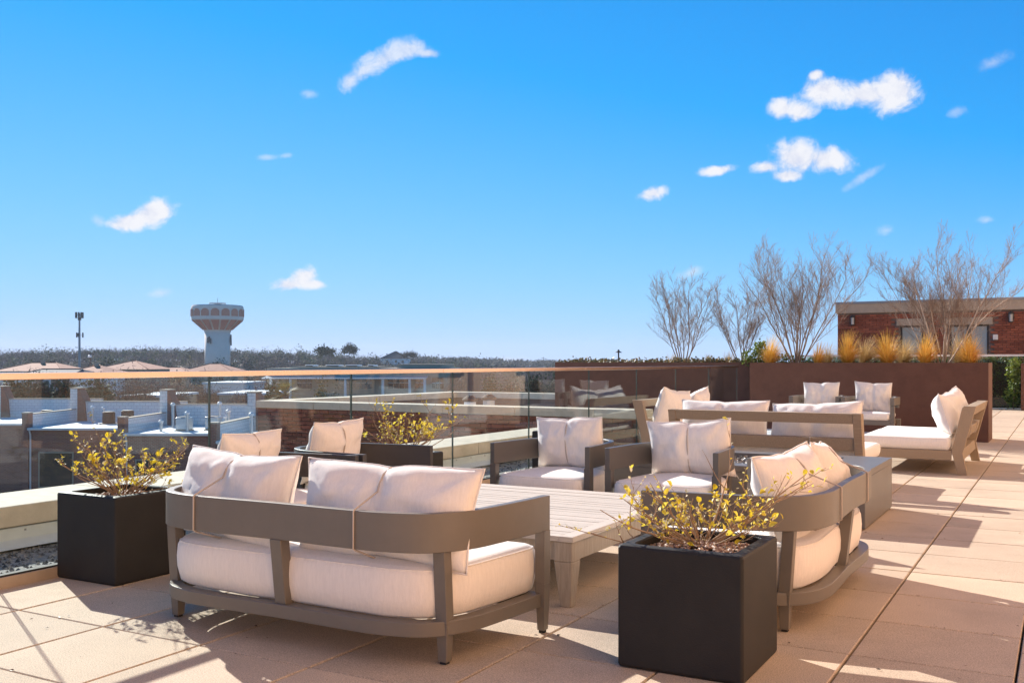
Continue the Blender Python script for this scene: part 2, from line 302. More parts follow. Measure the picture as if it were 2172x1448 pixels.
# ------------------------------------------------------------------ mesh helpers
class MB:
    def __init__(s): s.v = []; s.f = []; s.m = []; s.cur = 0
    def add(s, vs, fs):
        o = len(s.v); s.v += [tuple(v) for v in vs]; s.f += [tuple(i + o for i in f) for f in fs]; s.m += [s.cur] * len(fs); return s
    def box(s, a, b):
        x0, y0, z0 = a; x1, y1, z1 = b
        return s.add([(x0, y0, z0), (x1, y0, z0), (x1, y1, z0), (x0, y1, z0), (x0, y0, z1), (x1, y0, z1), (x1, y1, z1), (x0, y1, z1)],
                     [(3, 2, 1, 0), (4, 5, 6, 7), (0, 1, 5, 4), (1, 2, 6, 5), (2, 3, 7, 6), (3, 0, 4, 7)])
    def frust(s, c0, h0, c1, h1):                        # tapered post between two horizontal rectangles
        vs = []
        for c, h in ((c0, h0), (c1, h1)):
            for sx, sy in ((-1, -1), (1, -1), (1, 1), (-1, 1)): vs.append((c[0] + sx * h[0], c[1] + sy * h[1], c[2]))
        return s.add(vs, [(3, 2, 1, 0), (4, 5, 6, 7), (0, 1, 5, 4), (1, 2, 6, 5), (2, 3, 7, 6), (3, 0, 4, 7)])
    def prism(s, poly, ax, a, b):                        # polygon in the plane across axis ax, extruded a..b
        n = len(poly)
        def P(p, t):
            return {'x': (t, p[0], p[1]), 'y': (p[0], t, p[1]), 'z': (p[0], p[1], t)}[ax]
        vs = [P(p, a) for p in poly] + [P(p, b) for p in poly]
        fs = [tuple(range(n))[::-1], tuple(range(n, 2 * n))] + [(i, (i + 1) % n, n + (i + 1) % n, n + i) for i in range(n)]
        return s.add(vs, fs)
    def tube(s, pts, rad, n=6, cap=True):
        pts = [Vector(p) for p in pts]; k = len(pts)
        if not hasattr(rad, '__len__'): rad = [rad] * k
        base = None; vs = []
        for i, p in enumerate(pts):
            t = (pts[min(i + 1, k - 1)] - pts[max(i - 1, 0)])
            if t.length < 1e-9: t = Vector((0, 0, 1))
            t.normalize()
            if base is None:
                base = t.orthogonal().normalized()
            else:
                base = (base - t * base.dot(t))
                base = base.normalized() if base.length > 1e-6 else t.orthogonal().normalized()
            q = t.cross(base)
            for j in range(n):
                a = 2 * math.pi * j / n; vs.append(p + (base * math.cos(a) + q * math.sin(a)) * rad[i])
        fs = [(i * n + j, i * n + (j + 1) % n, (i + 1) * n + (j + 1) % n, (i + 1) * n + j) for i in range(k - 1) for j in range(n)]
        if cap: fs += [tuple(range(n))[::-1], tuple(range((k - 1) * n, k * n))]
        return s.add(vs, fs)
    def lathe(s, prof, c=(0, 0), n=32, cap=True):        # prof = [(r, z)...] bottom to top
        vs = [(c[0] + r * math.cos(2 * math.pi * j / n), c[1] + r * math.sin(2 * math.pi * j / n), z) for r, z in prof for j in range(n)]
        k = len(prof)
        fs = [(i * n + j, i * n + (j + 1) % n, (i + 1) * n + (j + 1) % n, (i + 1) * n + j) for i in range(k - 1) for j in range(n)]
        if cap: fs += [tuple(range(n))[::-1], tuple(range((k - 1) * n, k * n))]
        return s.add(vs, fs)
    def sweep(s, path, prof):                            # path: plan polyline [(x,y)], prof: [(offset outward, z)...] closed
        k = len(path); n = len(prof); vs = []
        for i, p in enumerate(path):
            a = Vector(path[max(i - 1, 0)]); b = Vector(path[min(i + 1, k - 1)]); t = (b - a).normalized(); nr = Vector((t.y, -t.x))
            for o, z in prof: vs.append((p[0] + nr.x * o, p[1] + nr.y * o, z))
        fs = [(i * n + j, (i + 1) * n + j, (i + 1) * n + (j + 1) % n, i * n + (j + 1) % n) for i in range(k - 1) for j in range(n)]
        fs += [tuple(range(n)), tuple(range((k - 1) * n, k * n))[::-1]]
        return s.add(vs, fs)
    def mesh(s, name, mats, smooth=False):
        me = bpy.data.meshes.new(name); me.from_pydata(s.v, [], s.f); me.update()
        for m_ in (mats if isinstance(mats, (list, tuple)) else [mats]): me.materials.append(m_)
        if any(s.m): me.polygons.foreach_set('material_index', s.m)
        if smooth: me.polygons.foreach_set('use_smooth', [True] * len(s.f))
        return me
    def build(s, name, mats, parent=None, loc=None, bevel=0, smooth=False, seg=2):
        o = bpy.data.objects.new(name, s.mesh(name, mats, smooth)); COL.objects.link(o)
        if parent is not None: o.parent = parent
        if loc is not None: o.location = loc
        if bevel:
            b = o.modifiers.new('bevel', 'BEVEL'); b.width = bevel; b.segments = seg; b.limit_method = 'ANGLE'; b.angle_limit = R(35)
        if smooth and bevel: o.data.set_sharp_from_angle(angle=R(35))
        return o

def tag(o, label=None, cat=None, group=None, kind=None):
    if label: o['label'] = label
    if cat: o['category'] = cat
    if group: o['group'] = group
    if kind: o['kind'] = kind
    return o
def empty(name, loc=(0, 0, 0), rz=0.0):
    o = bpy.data.objects.new(name, None); COL.objects.link(o); o.location = loc; o.rotation_euler = (0, 0, rz); o.empty_display_size = 0.2
    return o
def put(name, me, parent=None, loc=(0, 0, 0), rot=(0, 0, 0), scale=None):
    o = bpy.data.objects.new(name, me); COL.objects.link(o); o.parent = parent; o.location = loc; o.rotation_euler = rot
    if scale is not None: o.scale = scale
    return o
def copy_tree(o, parent=None):
    c = o.copy(); COL.objects.link(c); c.parent = parent
    for ch in list(o.children): copy_tree(ch, c)
    return c
rnd = random.Random(7)

# ------------------------------------------------------------------ far terrain
GROUND = -9.5
def hill(u, d):
    h = GROUND
    k = max(0.0, min(1.0, (d - 360) / 330.0)); k = k * k * (3 - 2 * k)
    px = PXC + u / max(d, 1) * PXF
    prof = np.interp(px, [-400, 0, 150, 300, 420, 560, 700, 850, 1000, 1150, 1400, 2600], [7.5, 8.0, 8.8, 10.5, 9.5, 8.5, 6.0, 3.0, 0.5, -2.5, -4.5, -4.5])
    return h + k * (prof + 1.2 - 8.5 - GROUND)
def build_terrain():
    mb = MB()
    ds = list(np.geomspace(16, 1650, 56)); th = np.radians(np.linspace(-58, 58, 90))
    # rings round the camera so that the sheet runs to the horizon on every side
    full = np.radians(np.linspace(-180, 180, 121))
    vs = []
    for d in ds:
        for a in full:
            u = d * math.sin(a); dd = d * math.cos(a)
            p = dd * FWD + u * RGT
            z = hill(u, dd) if dd > 300 else GROUND
            vs.append((p[0], p[1], z))
    n = len(full)
    fs = [(i * n + j, i * n + j + 1, (i + 1) * n + j + 1, (i + 1) * n + j) for i in range(len(ds) - 1) for j in range(n - 1)]
    c = len(vs); vs.append((0, 0, GROUND)); fs += [(c, j + 1, j) for j in range(n - 1)]
    mb.add(vs, fs)
    tag(mb.build('ground', M['terrain'], smooth=True), kind='structure')
build_terrain()

# ------------------------------------------------------------------ terrace floor of concrete pavers
YEND = 29.0
def build_terrace():
    b = MB().box((-4.99, -7, -0.6), (9.0, YEND, -0.034))
    base = tag(b.build('terrace_floor', M['joint']), kind='structure')
    g = 0.0050; h = PV / 2 - g; c = 0.004; t = 0.03
    def paver_geo(mb, cx, cy, hx0, hx1, hy0, hy1, dz=0.0):
        vs = []
        for z, i in ((-t, 0), (-c, 0), (0, c)):
            vs += [(cx + hx0 + i, cy + hy0 + i, z + dz), (cx + hx1 - i, cy + hy0 + i, z + dz), (cx + hx1 - i, cy + hy1 - i, z + dz), (cx + hx0 + i, cy + hy1 - i, z + dz)]
        fs = [(8, 9, 10, 11)]
        for r in (0, 4): fs += [(r + i, r + (i + 1) % 4, r + 4 + (i + 1) % 4, r + 4 + i) for i in range(4)]
        mb.add(vs, fs)
    one = MB(); paver_geo(one, 0, 0, -h, h, -h, h); me = one.mesh('paver', M['paver'])
    rest = MB(); cand = []
    r2 = random.Random(3)
    i0 = math.floor((-4.95 - GX0) / PV) ; i1 = math.ceil((8.9 - GX0) / PV)
    j0 = math.floor((-6.8 - GY0) / PV); j1 = math.floor((YEND - 0.05 - GY0) / PV)
    for i in range(i0, i1):
        for j in range(j0, j1):
            cx = GX0 + (i + .5) * PV; cy = GY0 + (j + .5) * PV
            d = cx * FWD[0] + cy * FWD[1]; u = cx * RGT[0] + cy * RGT[1]
            cut = cx - h < -4.945
            vis = d > 2.5 and abs(u / max(d, .1)) < 0.60 and not cut
            if vis: cand.append((d, cx, cy))
            else:
                lo = max(-h, -4.945 - cx)
                if lo < h - 0.03: paver_geo(rest, cx, cy, lo, h, -h, h, r2.uniform(-.0008, .0008))
    cand.sort()
    for k, (d, cx, cy) in enumerate(cand):
        if k < 290: put('paver', me, base, (cx, cy, r2.uniform(-.0012, .0012)), (r2.uniform(-.0012, .0012), r2.uniform(-.0012, .0012), r2.choice((0, 1, 2, 3)) * math.pi / 2))
        else: paver_geo(rest, cx, cy, -h, h, -h, h, r2.uniform(-.0008, .0008))
    o = rest.build('paver_field', M['paver'], base); o['kind'] = 'stuff'
build_terrace()

def floor_litter():
    r = random.Random(77); mb = MB()
    for i in range(420):
        if r.random() < .65:                              # caught in the joints
            if r.random() < .5: x = GX0 + PV * r.randrange(-8, 3) + r.gauss(0, .008); y = r.uniform(2.4, 9)
            else: y = GY0 + PV * r.randrange(-3, 9) + r.gauss(0, .008); x = r.uniform(-4.8, .8)
        else: x, y = r.uniform(-4.8, .8), r.uniform(2.3, 9)
        s = r.uniform(.004, .014); a = r.uniform(0, 6.28); q = Matrix.Rotation(a, 3, 'Z') @ Matrix.Rotation(r.uniform(-.6, .6), 3, 'X')
        mb.add([Vector((x, y, .003 + s * .2)) + q @ Vector(v) for v in ((-s, 0, 0), (0, s * .45, s * .15), (s, 0, .0), (0, -s * .45, s * .15))], [(0, 1, 2, 3)])
    tag(mb.build('leaf_litter', M['leaf_litter']), 'tiny brown leaf scraps caught in the paver joints', 'leaf litter', kind='stuff')
M['leaf_litter'] = leaf_mat('leaf_litter', (0.06, 0.035, 0.02), (0.20, 0.11, 0.05), 0.1)
floor_litter()

# ------------------------------------------------------------------ glass railing
def build_railing():
    root = tag(empty('glass_railing', (-4.95, 8, 0)), 'frameless glass railing with bronze top rail along the terrace edge', 'railing')
    X = 0.0; ox, oy = -4.95, 8.0
    ys = [0.24, 1.74, 3.24, 4.73, 6.22, 7.71, 9.20, 10.71, 12.21, 13.72, 15.25, 16.80]
    for a, b in zip(ys[:-1], ys[1:]):
        p = MB(); y0, y1 = a + .005 - oy, b - .005 - oy; x0, x1 = -0.007, 0.006; z0, z1 = 0.03, 1.112
        p.box((x0, y0, z0), (x1, y1, z1))
        p.m = [1, 1, 1, 0, 1, 0]                          # faces: bottom, top, near end, +x side, far end, -x side
        p.build('glass_panel', [M['glass'], M['glass_edge']], root)
    cuts = [0.24, 7.52, 10.55, 16.82]
    for a, b in zip(cuts[:-1], cuts[1:]):
        MB().box((-0.026, a - oy + .0015, 1.106), (0.026, b - oy - .0015, 1.143)).build('top_rail', M['rail'], root, bevel=.003)
    MB().box((-0.045, 0.24 - oy, -0.03), (0.035, 16.82 - oy, 0.060)).build('base_shoe', M['shoe'], root, bevel=.004)
    MB().box((-0.022, 0.24 - oy, 0.0601), (0.022, 16.82 - oy, 0.070)).build('gasket', M['foot'], root)
build_railing()

# gravel strip and the parapet with its limestone coping beyond the glass
def build_parapet():
    r = random.Random(11)
    g = MB().box((-5.97, -6, -0.5), (-4.995, 13.3, -0.02)).build('gravel_bed', M['gravel_dark']); tag(g, kind='structure')
    st = MB()
    for i in range(2600):
        x = r.uniform(-5.94, -5.02); y = r.uniform(1.5, 12.8) if i > 900 else r.uniform(2.8, 5.0); s = r.uniform(.008, .02)
        a = r.uniform(0, 6.28); ca, sa = math.cos(a) * s, math.sin(a) * s; z = -0.02
        st.add([(x + ca, y + sa, z), (x - sa, y + ca, z), (x - ca, y - sa, z), (x + sa, y - ca, z), (x + .2 * ca, y, z + s * .9)], [(0, 1, 4), (1, 2, 4), (2, 3, 4), (3, 0, 4)])
    tag(st.build('gravel', M['grit']), 'loose grey pebbles in the strip between glass and parapet', 'gravel', kind='stuff')
    root = tag(empty('roof_parapet', (-6.2, 4, 0)), 'low roof parapet capped with limestone blocks beyond the glass', 'parapet')
    MB().box((-6.52 + 6.2, -10, -3.5), (-5.985 + 6.2, 9.35, 0.135)).build('parapet_wall', M['tan'], root)
    fl = MB().prism([(-5.983 + 6.2, -0.02), (-5.90 + 6.2, 0.0), (-5.965 + 6.2, 0.05), (-5.965 + 6.2, 0.128), (-5.983 + 6.2, 0.128)], 'y', -10, 9.35).build('flashing', M['flash'], root)
    sc = MB(); y = -3.0
    while y < 9:
        sc.lathe([(0.007, 0), (0.007, .004)], n=6); y += .3
    sc.v = []; sc.f = []; sc.m = []
    y = -3.0
    while y < 9.2:
        x = -5.965 + 6.2
        sc.add([(x + .004, y - .006, .098), (x + .004, y + .006, .098), (x + .004, y + .006, .110), (x + .004, y - .006, .110), (x, y - .006, .098), (x, y + .006, .098), (x, y + .006, .110), (x, y - .006, .110)],
               [(0, 1, 2, 3), (0, 4, 5, 1), (1, 5, 6, 2), (2, 6, 7, 3), (3, 7, 4, 0)]); y += .31
    o = sc.build('flashing_screws', M['steel'], root); o['kind'] = 'stuff'
    y = -6.05; L = 1.22
    while y < 13.2:
        y1 = min(y + L, 13.3)
        MB().box((-6.60 + 6.2, y - 4 + .004, 0.137), (-5.94 + 6.2, y1 - 4 - .004, 0.272 + r.uniform(-.002, .002))).build('coping_block', M['stone'], root, bevel=.008)
        y = y1
build_parapet()

# ------------------------------------------------------------------ furniture: shared shapes
def smooth_path(half):                                   # right half from the centre of the back to the arm tip -> full plan line, left tip to right tip
    pts = [Vector((p[0], p[1])) for p in half]
    P = [Vector((-pts[1].x, pts[1].y))] + pts + [pts[-1] * 2 - pts[-2]]
    out = []
    for i in range(1, len(P) - 2):
        for k in range(5):
            t = k / 5
            out.append(0.5 * ((2 * P[i]) + (-P[i - 1] + P[i + 1]) * t + (2 * P[i - 1] - 5 * P[i] + 4 * P[i + 1] - P[i + 2]) * t * t + (-P[i - 1] + 3 * P[i] - 3 * P[i + 1] + P[i + 2]) * t ** 3))
    out.append(P[-2])
    left = [(-p.x, p.y) for p in out[1:]][::-1]
    return left + [(p.x, p.y) for p in out]
def cushion_slab(mb, outline, z0, z1, rnd_=0.05, dome=0.012, seed=0):
    # outline: closed plan polygon; a soft slab with rounded edges and a slight crown
    n = len(outline); c = Vector((sum(p[0] for p in outline) / n, sum(p[1] for p in outline) / n))
    def ring(ins, z):
        res = []
        for i in range(n):
            a = Vector(outline[i - 1]); b = Vector(outline[(i + 1) % n]); t = (b - a).normalized(); nr = Vector((t.y, -t.x))
            p = Vector(outline[i]) - nr * ins
            res.append((p.x, p.y, z))
        return res
    rings = []; H = z1 - z0
    rings.append(ring(rnd_ * .7, z0)); rings.append(ring(rnd_ * .18, z0 + rnd_ * .35)); rings.append(ring(-.006, z0 + H * .38)); rings.append(ring(-.008, z0 + H * .6))
    for a in (15, 40, 65, 90):
        rings.append(ring(rnd_ * (1 - math.cos(R(a))) - .006 * math.cos(R(a)), z1 - rnd_ + rnd_ * math.sin(R(a))))
    base = rings[-1]
    for k in (.86, .68, .48, .28, .1):
        rings.append([(c.x + (p[0] - c.x) * k, c.y + (p[1] - c.y) * k, z1 + dome * (1 - k * k)) for p in base])
    vs = []
    for q in rings: vs += q
    for i, v in enumerate(vs):
        nn = noise.noise(Vector((v[0] * 5 + seed, v[1] * 5, v[2] * 6))) * .005
        vs[i] = (v[0] + nn, v[1] + nn * .7, v[2] + nn * .8)
    mb.seam = MB().tube([vs[5 * n + j] for j in range(n)] + [vs[5 * n]], .0038, 5, cap=False)
    m = len(rings)
    fs = [(i * n + j, i * n + (j + 1) % n, (i + 1) * n + (j + 1) % n, (i + 1) * n + j) for i in range(m - 1) for j in range(n)]
    fs += [tuple(range(n))[::-1], tuple(range((m - 1) * n, m * n))]
    mb.add(vs, fs)
def pillow(w, h, t, seed=0, pinch=.45, ear=.075, slump=0.0):
    mb = MB(); nu, nv = 40, 24; r = random.Random(seed)
    cor = {(a_, b_): (r.uniform(-.022, .022), r.uniform(-.022, .022)) for a_ in (0, 1) for b_ in (0, 1)}
    def pt(u, v, s):
        x = w / 2 * u * (1 - ear * .6 * (1 - v * v)); z = h / 2 * v * (1 - ear * (1 - u * u))
        g = math.exp(-(u / .11) ** 2)
        th = t / 2 * (max(0, 1 - abs(u) ** 3.2) ** .55) * (max(0, 1 - abs(v) ** 2.6) ** .6)
        th *= 1 - pinch * g * .38
        z -= .020 * pinch * g * (1 if v > 0 else -1) * abs(v) ** 2
        nx = noise.noise(Vector((u * 2.1 + seed * 3.1, v * 2.1, s * 2.0 + seed))) * .026 + noise.noise(Vector((u * 5.5 + seed, v * 4.5, s + seed * 2))) * .008 - .007 * abs(noise.noise(Vector((u * 6 + v * 3 + seed, v * 5 - u * 2, s * 3)))) 
        # tension folds running to the corners and from the tie
        fold = .006 * math.sin(9 * math.atan2(v - .9, abs(u) - .95) + seed) * math.exp(-((abs(u) - .95) ** 2 + (abs(v) - .9) ** 2) / .18)
        fold += .005 * math.sin(abs(u) * 24 + v * 5 + seed) * math.exp(-(u / .3) ** 2) * abs(v)
        y = s * max(0.0, th + (nx + fold) * (1 - max(abs(u), abs(v)) ** 6))
        y += slump * (v * v) * (1 if v > 0 else -.4)
        z += .016 * noise.noise(Vector((u * 1.7 + seed, 3, v)))
        fu, fv = (u + 1) / 2, (v + 1) / 2
        for (a_, b_), (ox, oz) in cor.items():
            wq = (fu if a_ else 1 - fu) * (fv if b_ else 1 - fv); wq = wq ** 1.6; x += ox * wq; z += oz * wq
        return (x, y, z)
    idx = {}
    vs = []; fs = []
    for s in (-1, 1):
        for i in range(nu + 1):
            for j in range(nv + 1):
                u = -1 + 2 * i / nu; v = -1 + 2 * j / nv
                u = math.copysign(abs(u) ** .85, u); v = math.copysign(abs(v) ** .85, v)
                if s == 1 and (i in (0, nu) or j in (0, nv)): idx[(s, i, j)] = idx[(-1, i, j)]; continue
                idx[(s, i, j)] = len(vs); vs.append(pt(u, v, s))
        for i in range(nu):
            for j in range(nv):
                q = (idx[(s, i, j)], idx[(s, i + 1, j)], idx[(s, i + 1, j + 1)], idx[(s, i, j + 1)])
                fs.append(q if s == -1 else q[::-1])
    mb.add(vs, fs)
    edge = [(i, 0) for i in range(nu)] + [(nu, j) for j in range(nv)] + [(i, nv) for i in range(nu, 0, -1)] + [(0, j) for j in range(nv, 0, -1)] + [(0, 0)]
    pp = MB().tube([vs[idx[(-1, i, j)]] for i, j in edge], .0042, 5, cap=False)
    return mb, pp
FAB = M['fabric']
RAIL0, RAIL1 = 0.452, 0.607
def make_curved_seat(kind, pillows, name, seedbase=0, FR=None):
    FR = FR or M['frame']
    # local frame: sits facing +Y, outside of the back at y = 0
    if kind == 'loveseat': half = [(0, .012), (.35, .004), (.56, .012), (.735, .075), (.835, .23), (.868, .41), (.888, .60), (.902, .795)]; legx, legy = .752, .165
    else: half = [(0, .006), (.13, .010), (.245, .070), (.335, .20), (.372, .36), (.390, .56), (.405, .79)]; legx, legy = .268, .165
    path = smooth_path(half); hw = half[-1][0]; D = half[-1][1]
    root = empty(name)
    th = .038
    MB().sweep(path, [(0, RAIL0), (0, RAIL1), (-th, RAIL1), (-th, RAIL0)]).build('back_rail', FR, root, bevel=.003, smooth=True)
    base = [(x * .985, max(y, .0) * 1.0 + .012) for x, y in path if y < D - .03]
    ring = MB().sweep(base, [(0, .118), (0, .176), (-.06, .176), (-.06, .118)])
    ring.box((-hw + .05, D - .075, .112), (hw - .05, D - .02, .174))
    ring.build('seat_base', FR, root, bevel=.003, smooth=True)
    for sx in (-1, 1):
        x = sx * (hw - .022)
        p = MB(); p.frust((x, D - .03, .012), (.017, .020), (x, D - .03, .22), (.0235, .030)); p.frust((x, D - .03, .22), (.0235, .030), (x, D - .03, RAIL0 + .002), (.0235, .030))
        lg = p.build('leg', FR, root, bevel=.002)
        MB().box((x - .012, D - .045, 0), (x + .012, D - .018, .0125)).build('foot_glide', M['foot'], lg)
        x = sx * legx
        p = MB(); p.frust((x, legy, .010), (.020, .020), (x, legy, .16), (.027, .027)); p.frust((x, legy, .16), (.027, .027), (x, legy - .02, RAIL0 + .002), (.027, .027))
        lg = p.build('leg', FR, root, bevel=.003)
        MB().box((x - .014, legy - .014, 0), (x + .014, legy + .014, .0105)).build('foot_glide', M['foot'], lg)
    if kind == 'loveseat':
        MB().prism([(0.006, RAIL0 + .001), (0.062, RAIL0 + .001), (.095, .168), (.040, .168)], 'x', -.03, .03).build('back_brace', FR, root, bevel=.002)
    # seat cushion follows the plan of the rail
    ins = .058
    inner = []
    for i, p in enumerate(path):
        a = Vector(path[max(i - 1, 0)]); b = Vector(path[min(i + 1, len(path) - 1)]); t = (b - a).normalized(); nr = Vector((t.y, -t.x))
        q = Vector(p) - nr * ins
        if q.y < D - .09: inner.append((q.x, q.y))
    fx = inner[-1][0]
    front = [(fx + .006, D - .06), (fx - .01, D - .01), (fx - .06, D + .018), (fx * .5, D + .025), (0, D + .028), (-fx * .5, D + .025), (-fx + .06, D + .018), (-fx + .01, D - .01), (-fx - .006, D - .06)]
    sc = MB(); cushion_slab(sc, inner + front, .174, .388, .045, .016, seedbase)
    put('piping', sc.seam.mesh('piping', FAB, True), sc.build('seat_cushion', FAB, root, smooth=True))
    for k, (px, py, pz, w, h, t, yaw, tilt, roll) in enumerate(pillows):
        pm, pp = pillow(w, h, t, seedbase + k * 7 + 1)
        me = pm.mesh('back_cushion', FAB, True)
        o = put('back_cushion', me, root, (px, py, pz), (R(tilt), R(roll), R(yaw)))
        put('piping', pp.mesh('piping', FAB, True), o)
        # tie: round the middle of the cushion and round the rail
        mw = Matrix.Translation((px, py, pz)) @ (Matrix.Rotation(R(yaw), 4, 'Z') @ Matrix.Rotation(R(roll), 4, 'Y') @ Matrix.Rotation(R(tilt), 4, 'X'))
        loc = []
        nv = 10
        for s in (1, -1):
            for j in range(nv + 1):
                v = (-1 + 2 * j / nv) * s
                z = h / 2 * v * (1 - .075) - .020 * .45 * (1 if v > 0 else -1) * v * v
                yy = s * (t / 2 * (max(0, 1 - abs(v) ** 2.6) ** .6) * (1 - .45 * .38) + .004)
                loc.append(mw @ Vector((0, yy, z)))
        topb = [p for p in loc]
        front_pts = topb[:nv + 1]                         # bottom -> top on the seat side
        back_pts = topb[nv + 1:]                          # top -> bottom on the rail side
        xr = front_pts[0].x * .9 + px * .1
        ryo = min((abs(q[0] - xr), q[1]) for q in path if q[1] < .5)[1]
        upper = [p for p in back_pts if p.z > RAIL1 + .03]
        loop = front_pts + upper + [Vector((xr, ryo + .002, RAIL1 + .004)), Vector((xr, ryo - .005, RAIL1 - .002)), Vector((xr, ryo - .006, RAIL0 + .002)), Vector((xr, ryo + .01, RAIL0 - .006)), front_pts[0] + Vector((0, -.02, -.004)), front_pts[0]]
        c = MB().tube(loop, .0042, 6, cap=False).build('tie_cord', M['cord'], None, smooth=True)
        c.parent = o; c.matrix_parent_inverse = mw.inverted()
    return root
def place(o, x, y, rz): o.location = (x, y, 0); o.rotation_euler = (0, 0, rz); return o

lovep = [(-.46, .235, .578, .78, .43, .22, -7, -12, 3), (.42, .228, .570, .86, .43, .21, 2, -12, -1)]
a = place(make_curved_seat('loveseat', lovep, 'loveseat', 0), -2.912, 3.142, 0)
tag(a, 'taupe metal loveseat turned with its curved back to the camera, beside the slatted table', 'loveseat', 'curved loveseats round the slatted table')
lovep2 = [(-.35, .222, .566, .72, .43, .24, -6, -15, -4), (.38, .225, .565, .76, .43, .23, 8, -14, 4)]
a = place(make_curved_seat('loveseat', lovep2, 'loveseat', 40), -0.928, 5.205, R(90))
tag(a, 'taupe metal loveseat seen side-on behind the nearest black planter', 'loveseat', 'curved loveseats round the slatted table')
GRPA = 'curved armchairs round the slatted table'
def chairp(dx=0, yaw=0, tilt=-11, z=.575, roll=0, y=.22): return [(dx, y, z - .022, .60, .41, .20, yaw, tilt, roll)]
a = place(make_curved_seat('chair', chairp(0, 6, -16, .60), 'armchair', 60, M['frame_dark']), -4.735, 4.63, R(-90))
tag(a, 'dark curved armchair by the glass railing, next to the leafy left-hand planter', 'armchair', GRPA)
a = place(make_curved_seat('chair', chairp(0, 4, -15, .615, 2), 'armchair', 80, M['frame_dark']), -4.735, 5.482, R(-90))
tag(a, 'dark curved armchair by the glass railing, farther of the two with backs to the glass', 'armchair', GRPA)
a = place(make_curved_seat('chair', chairp(.02, -2, -9, .60, -1, .22), 'armchair', 100, M['frame_mid']), -3.31, 7.09, R(180))
tag(a, 'curved armchair facing the camera behind the slatted table, the one nearer the railing', 'armchair', GRPA)
a = place(make_curved_seat('chair', chairp(-.02, 3, -9, .60, 1, .22), 'armchair', 120, M['frame_mid']), -2.385, 7.09, R(180))
tag(a, 'curved armchair facing the camera in front of the fire table', 'armchair', GRPA)

# slatted coffee table
def build_table():
    x0, x1, y0, y1, zt = -3.735, -2.085, 4.325, 5.955, .352
    root = tag(empty('coffee_table', ((x0 + x1) / 2, (y0 + y1) / 2, 0)), 'large square low table of bleached teak slats between the loveseats', 'table')
    cx, cy = (x0 + x1) / 2, (y0 + y1) / 2; hx, hy = (x1 - x0) / 2, (y1 - y0) / 2
    for s in (-1, 1):
        MB().box((s * hx - (.075 if s > 0 else 0), -hy, zt - .028), (s * hx + (.075 if s < 0 else 0), hy, zt)).build('edge_board', M['table'], root, bevel=.003)
    n = 24; gap = .006; wy = 2 * hy / n
    me = None
    b = MB().box((-hx + .077, -wy / 2 + gap / 2, zt - .026), (hx - .077, wy / 2 - gap / 2, zt - .001))
    me = b.mesh('slat', M['table'])
    for k in range(n):
        put('slat', me, root, (0, -hy + (k + .5) * wy, rnd.uniform(-.001, .001)))
    for s in (-1, 1):
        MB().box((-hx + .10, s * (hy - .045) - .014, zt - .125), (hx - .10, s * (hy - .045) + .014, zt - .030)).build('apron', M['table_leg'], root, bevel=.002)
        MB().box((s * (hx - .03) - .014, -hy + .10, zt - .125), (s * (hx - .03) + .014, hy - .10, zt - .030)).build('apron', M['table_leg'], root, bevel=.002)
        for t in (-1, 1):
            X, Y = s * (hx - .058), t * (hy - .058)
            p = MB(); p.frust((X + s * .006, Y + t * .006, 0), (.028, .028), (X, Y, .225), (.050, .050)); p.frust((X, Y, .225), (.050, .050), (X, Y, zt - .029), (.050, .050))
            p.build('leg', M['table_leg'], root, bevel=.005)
build_table()

# fire table behind the armchairs
def build_fire_table():
    x0, x1, y0, y1, zt = -3.35, -1.245, 7.375, 8.63, .417
    root = tag(empty('fire_table', ((x0 + x1) / 2, (y0 + y1) / 2, 0)), 'grey metal fire table with dark fire glass in its top, before the teak sofa back', 'fire table')
    cx, cy = (x0 + x1) / 2, (y0 + y1) / 2; hx, hy = (x1 - x0) / 2, (y1 - y0) / 2; rx, ry = hx - .34, hy - .20
    b = MB()
    b.box((-hx, -hy, .012), (hx, -hy + .03, zt - .05)); b.box((-hx, hy - .03, .012), (hx, hy, zt - .05)); b.box((-hx, -hy + .03, .012), (-hx + .03, hy - .03, zt - .05)); b.box((hx - .03, -hy + .03, .012), (hx, hy - .03, zt - .05))
    b.build('body', M['fire_metal'], root, bevel=.003)
    t = MB()
    t.box((-hx - .001, -hy - .001, zt - .048), (hx + .001, -ry, zt)); t.box((-hx - .001, ry, zt - .048), (hx + .001, hy + .001, zt)); t.box((-hx - .001, -ry + .0002, zt - .048), (-rx, ry - .0002, zt)); t.box((rx, -ry + .0002, zt - .048), (hx + .001, ry - .0002, zt))
    t.build('table_top', M['fire_metal'], root, bevel=.002)
    MB().box((-rx + .001, -ry + .001, zt - .12), (rx - .001, ry - .001, zt - .035)).build('burner_tray', M['fire_black'], root)
    r = random.Random(5); g = MB()
    for i in range(1500):
        x, y, s = r.uniform(-rx + .02, rx - .02), r.uniform(-ry + .02, ry - .02), r.uniform(.008, .02); z = zt - .034
        q = [(x + r.uniform(-s, s), y + r.uniform(-s, s), z + r.uniform(-.004, s)) for _ in range(4)]
        g.add(q, [(0, 1, 2), (0, 3, 1), (1, 3, 2), (0, 2, 3)])
    o = g.build('fire_glass', M['fireglass'], root); o['kind'] = 'stuff'
build_fire_table()

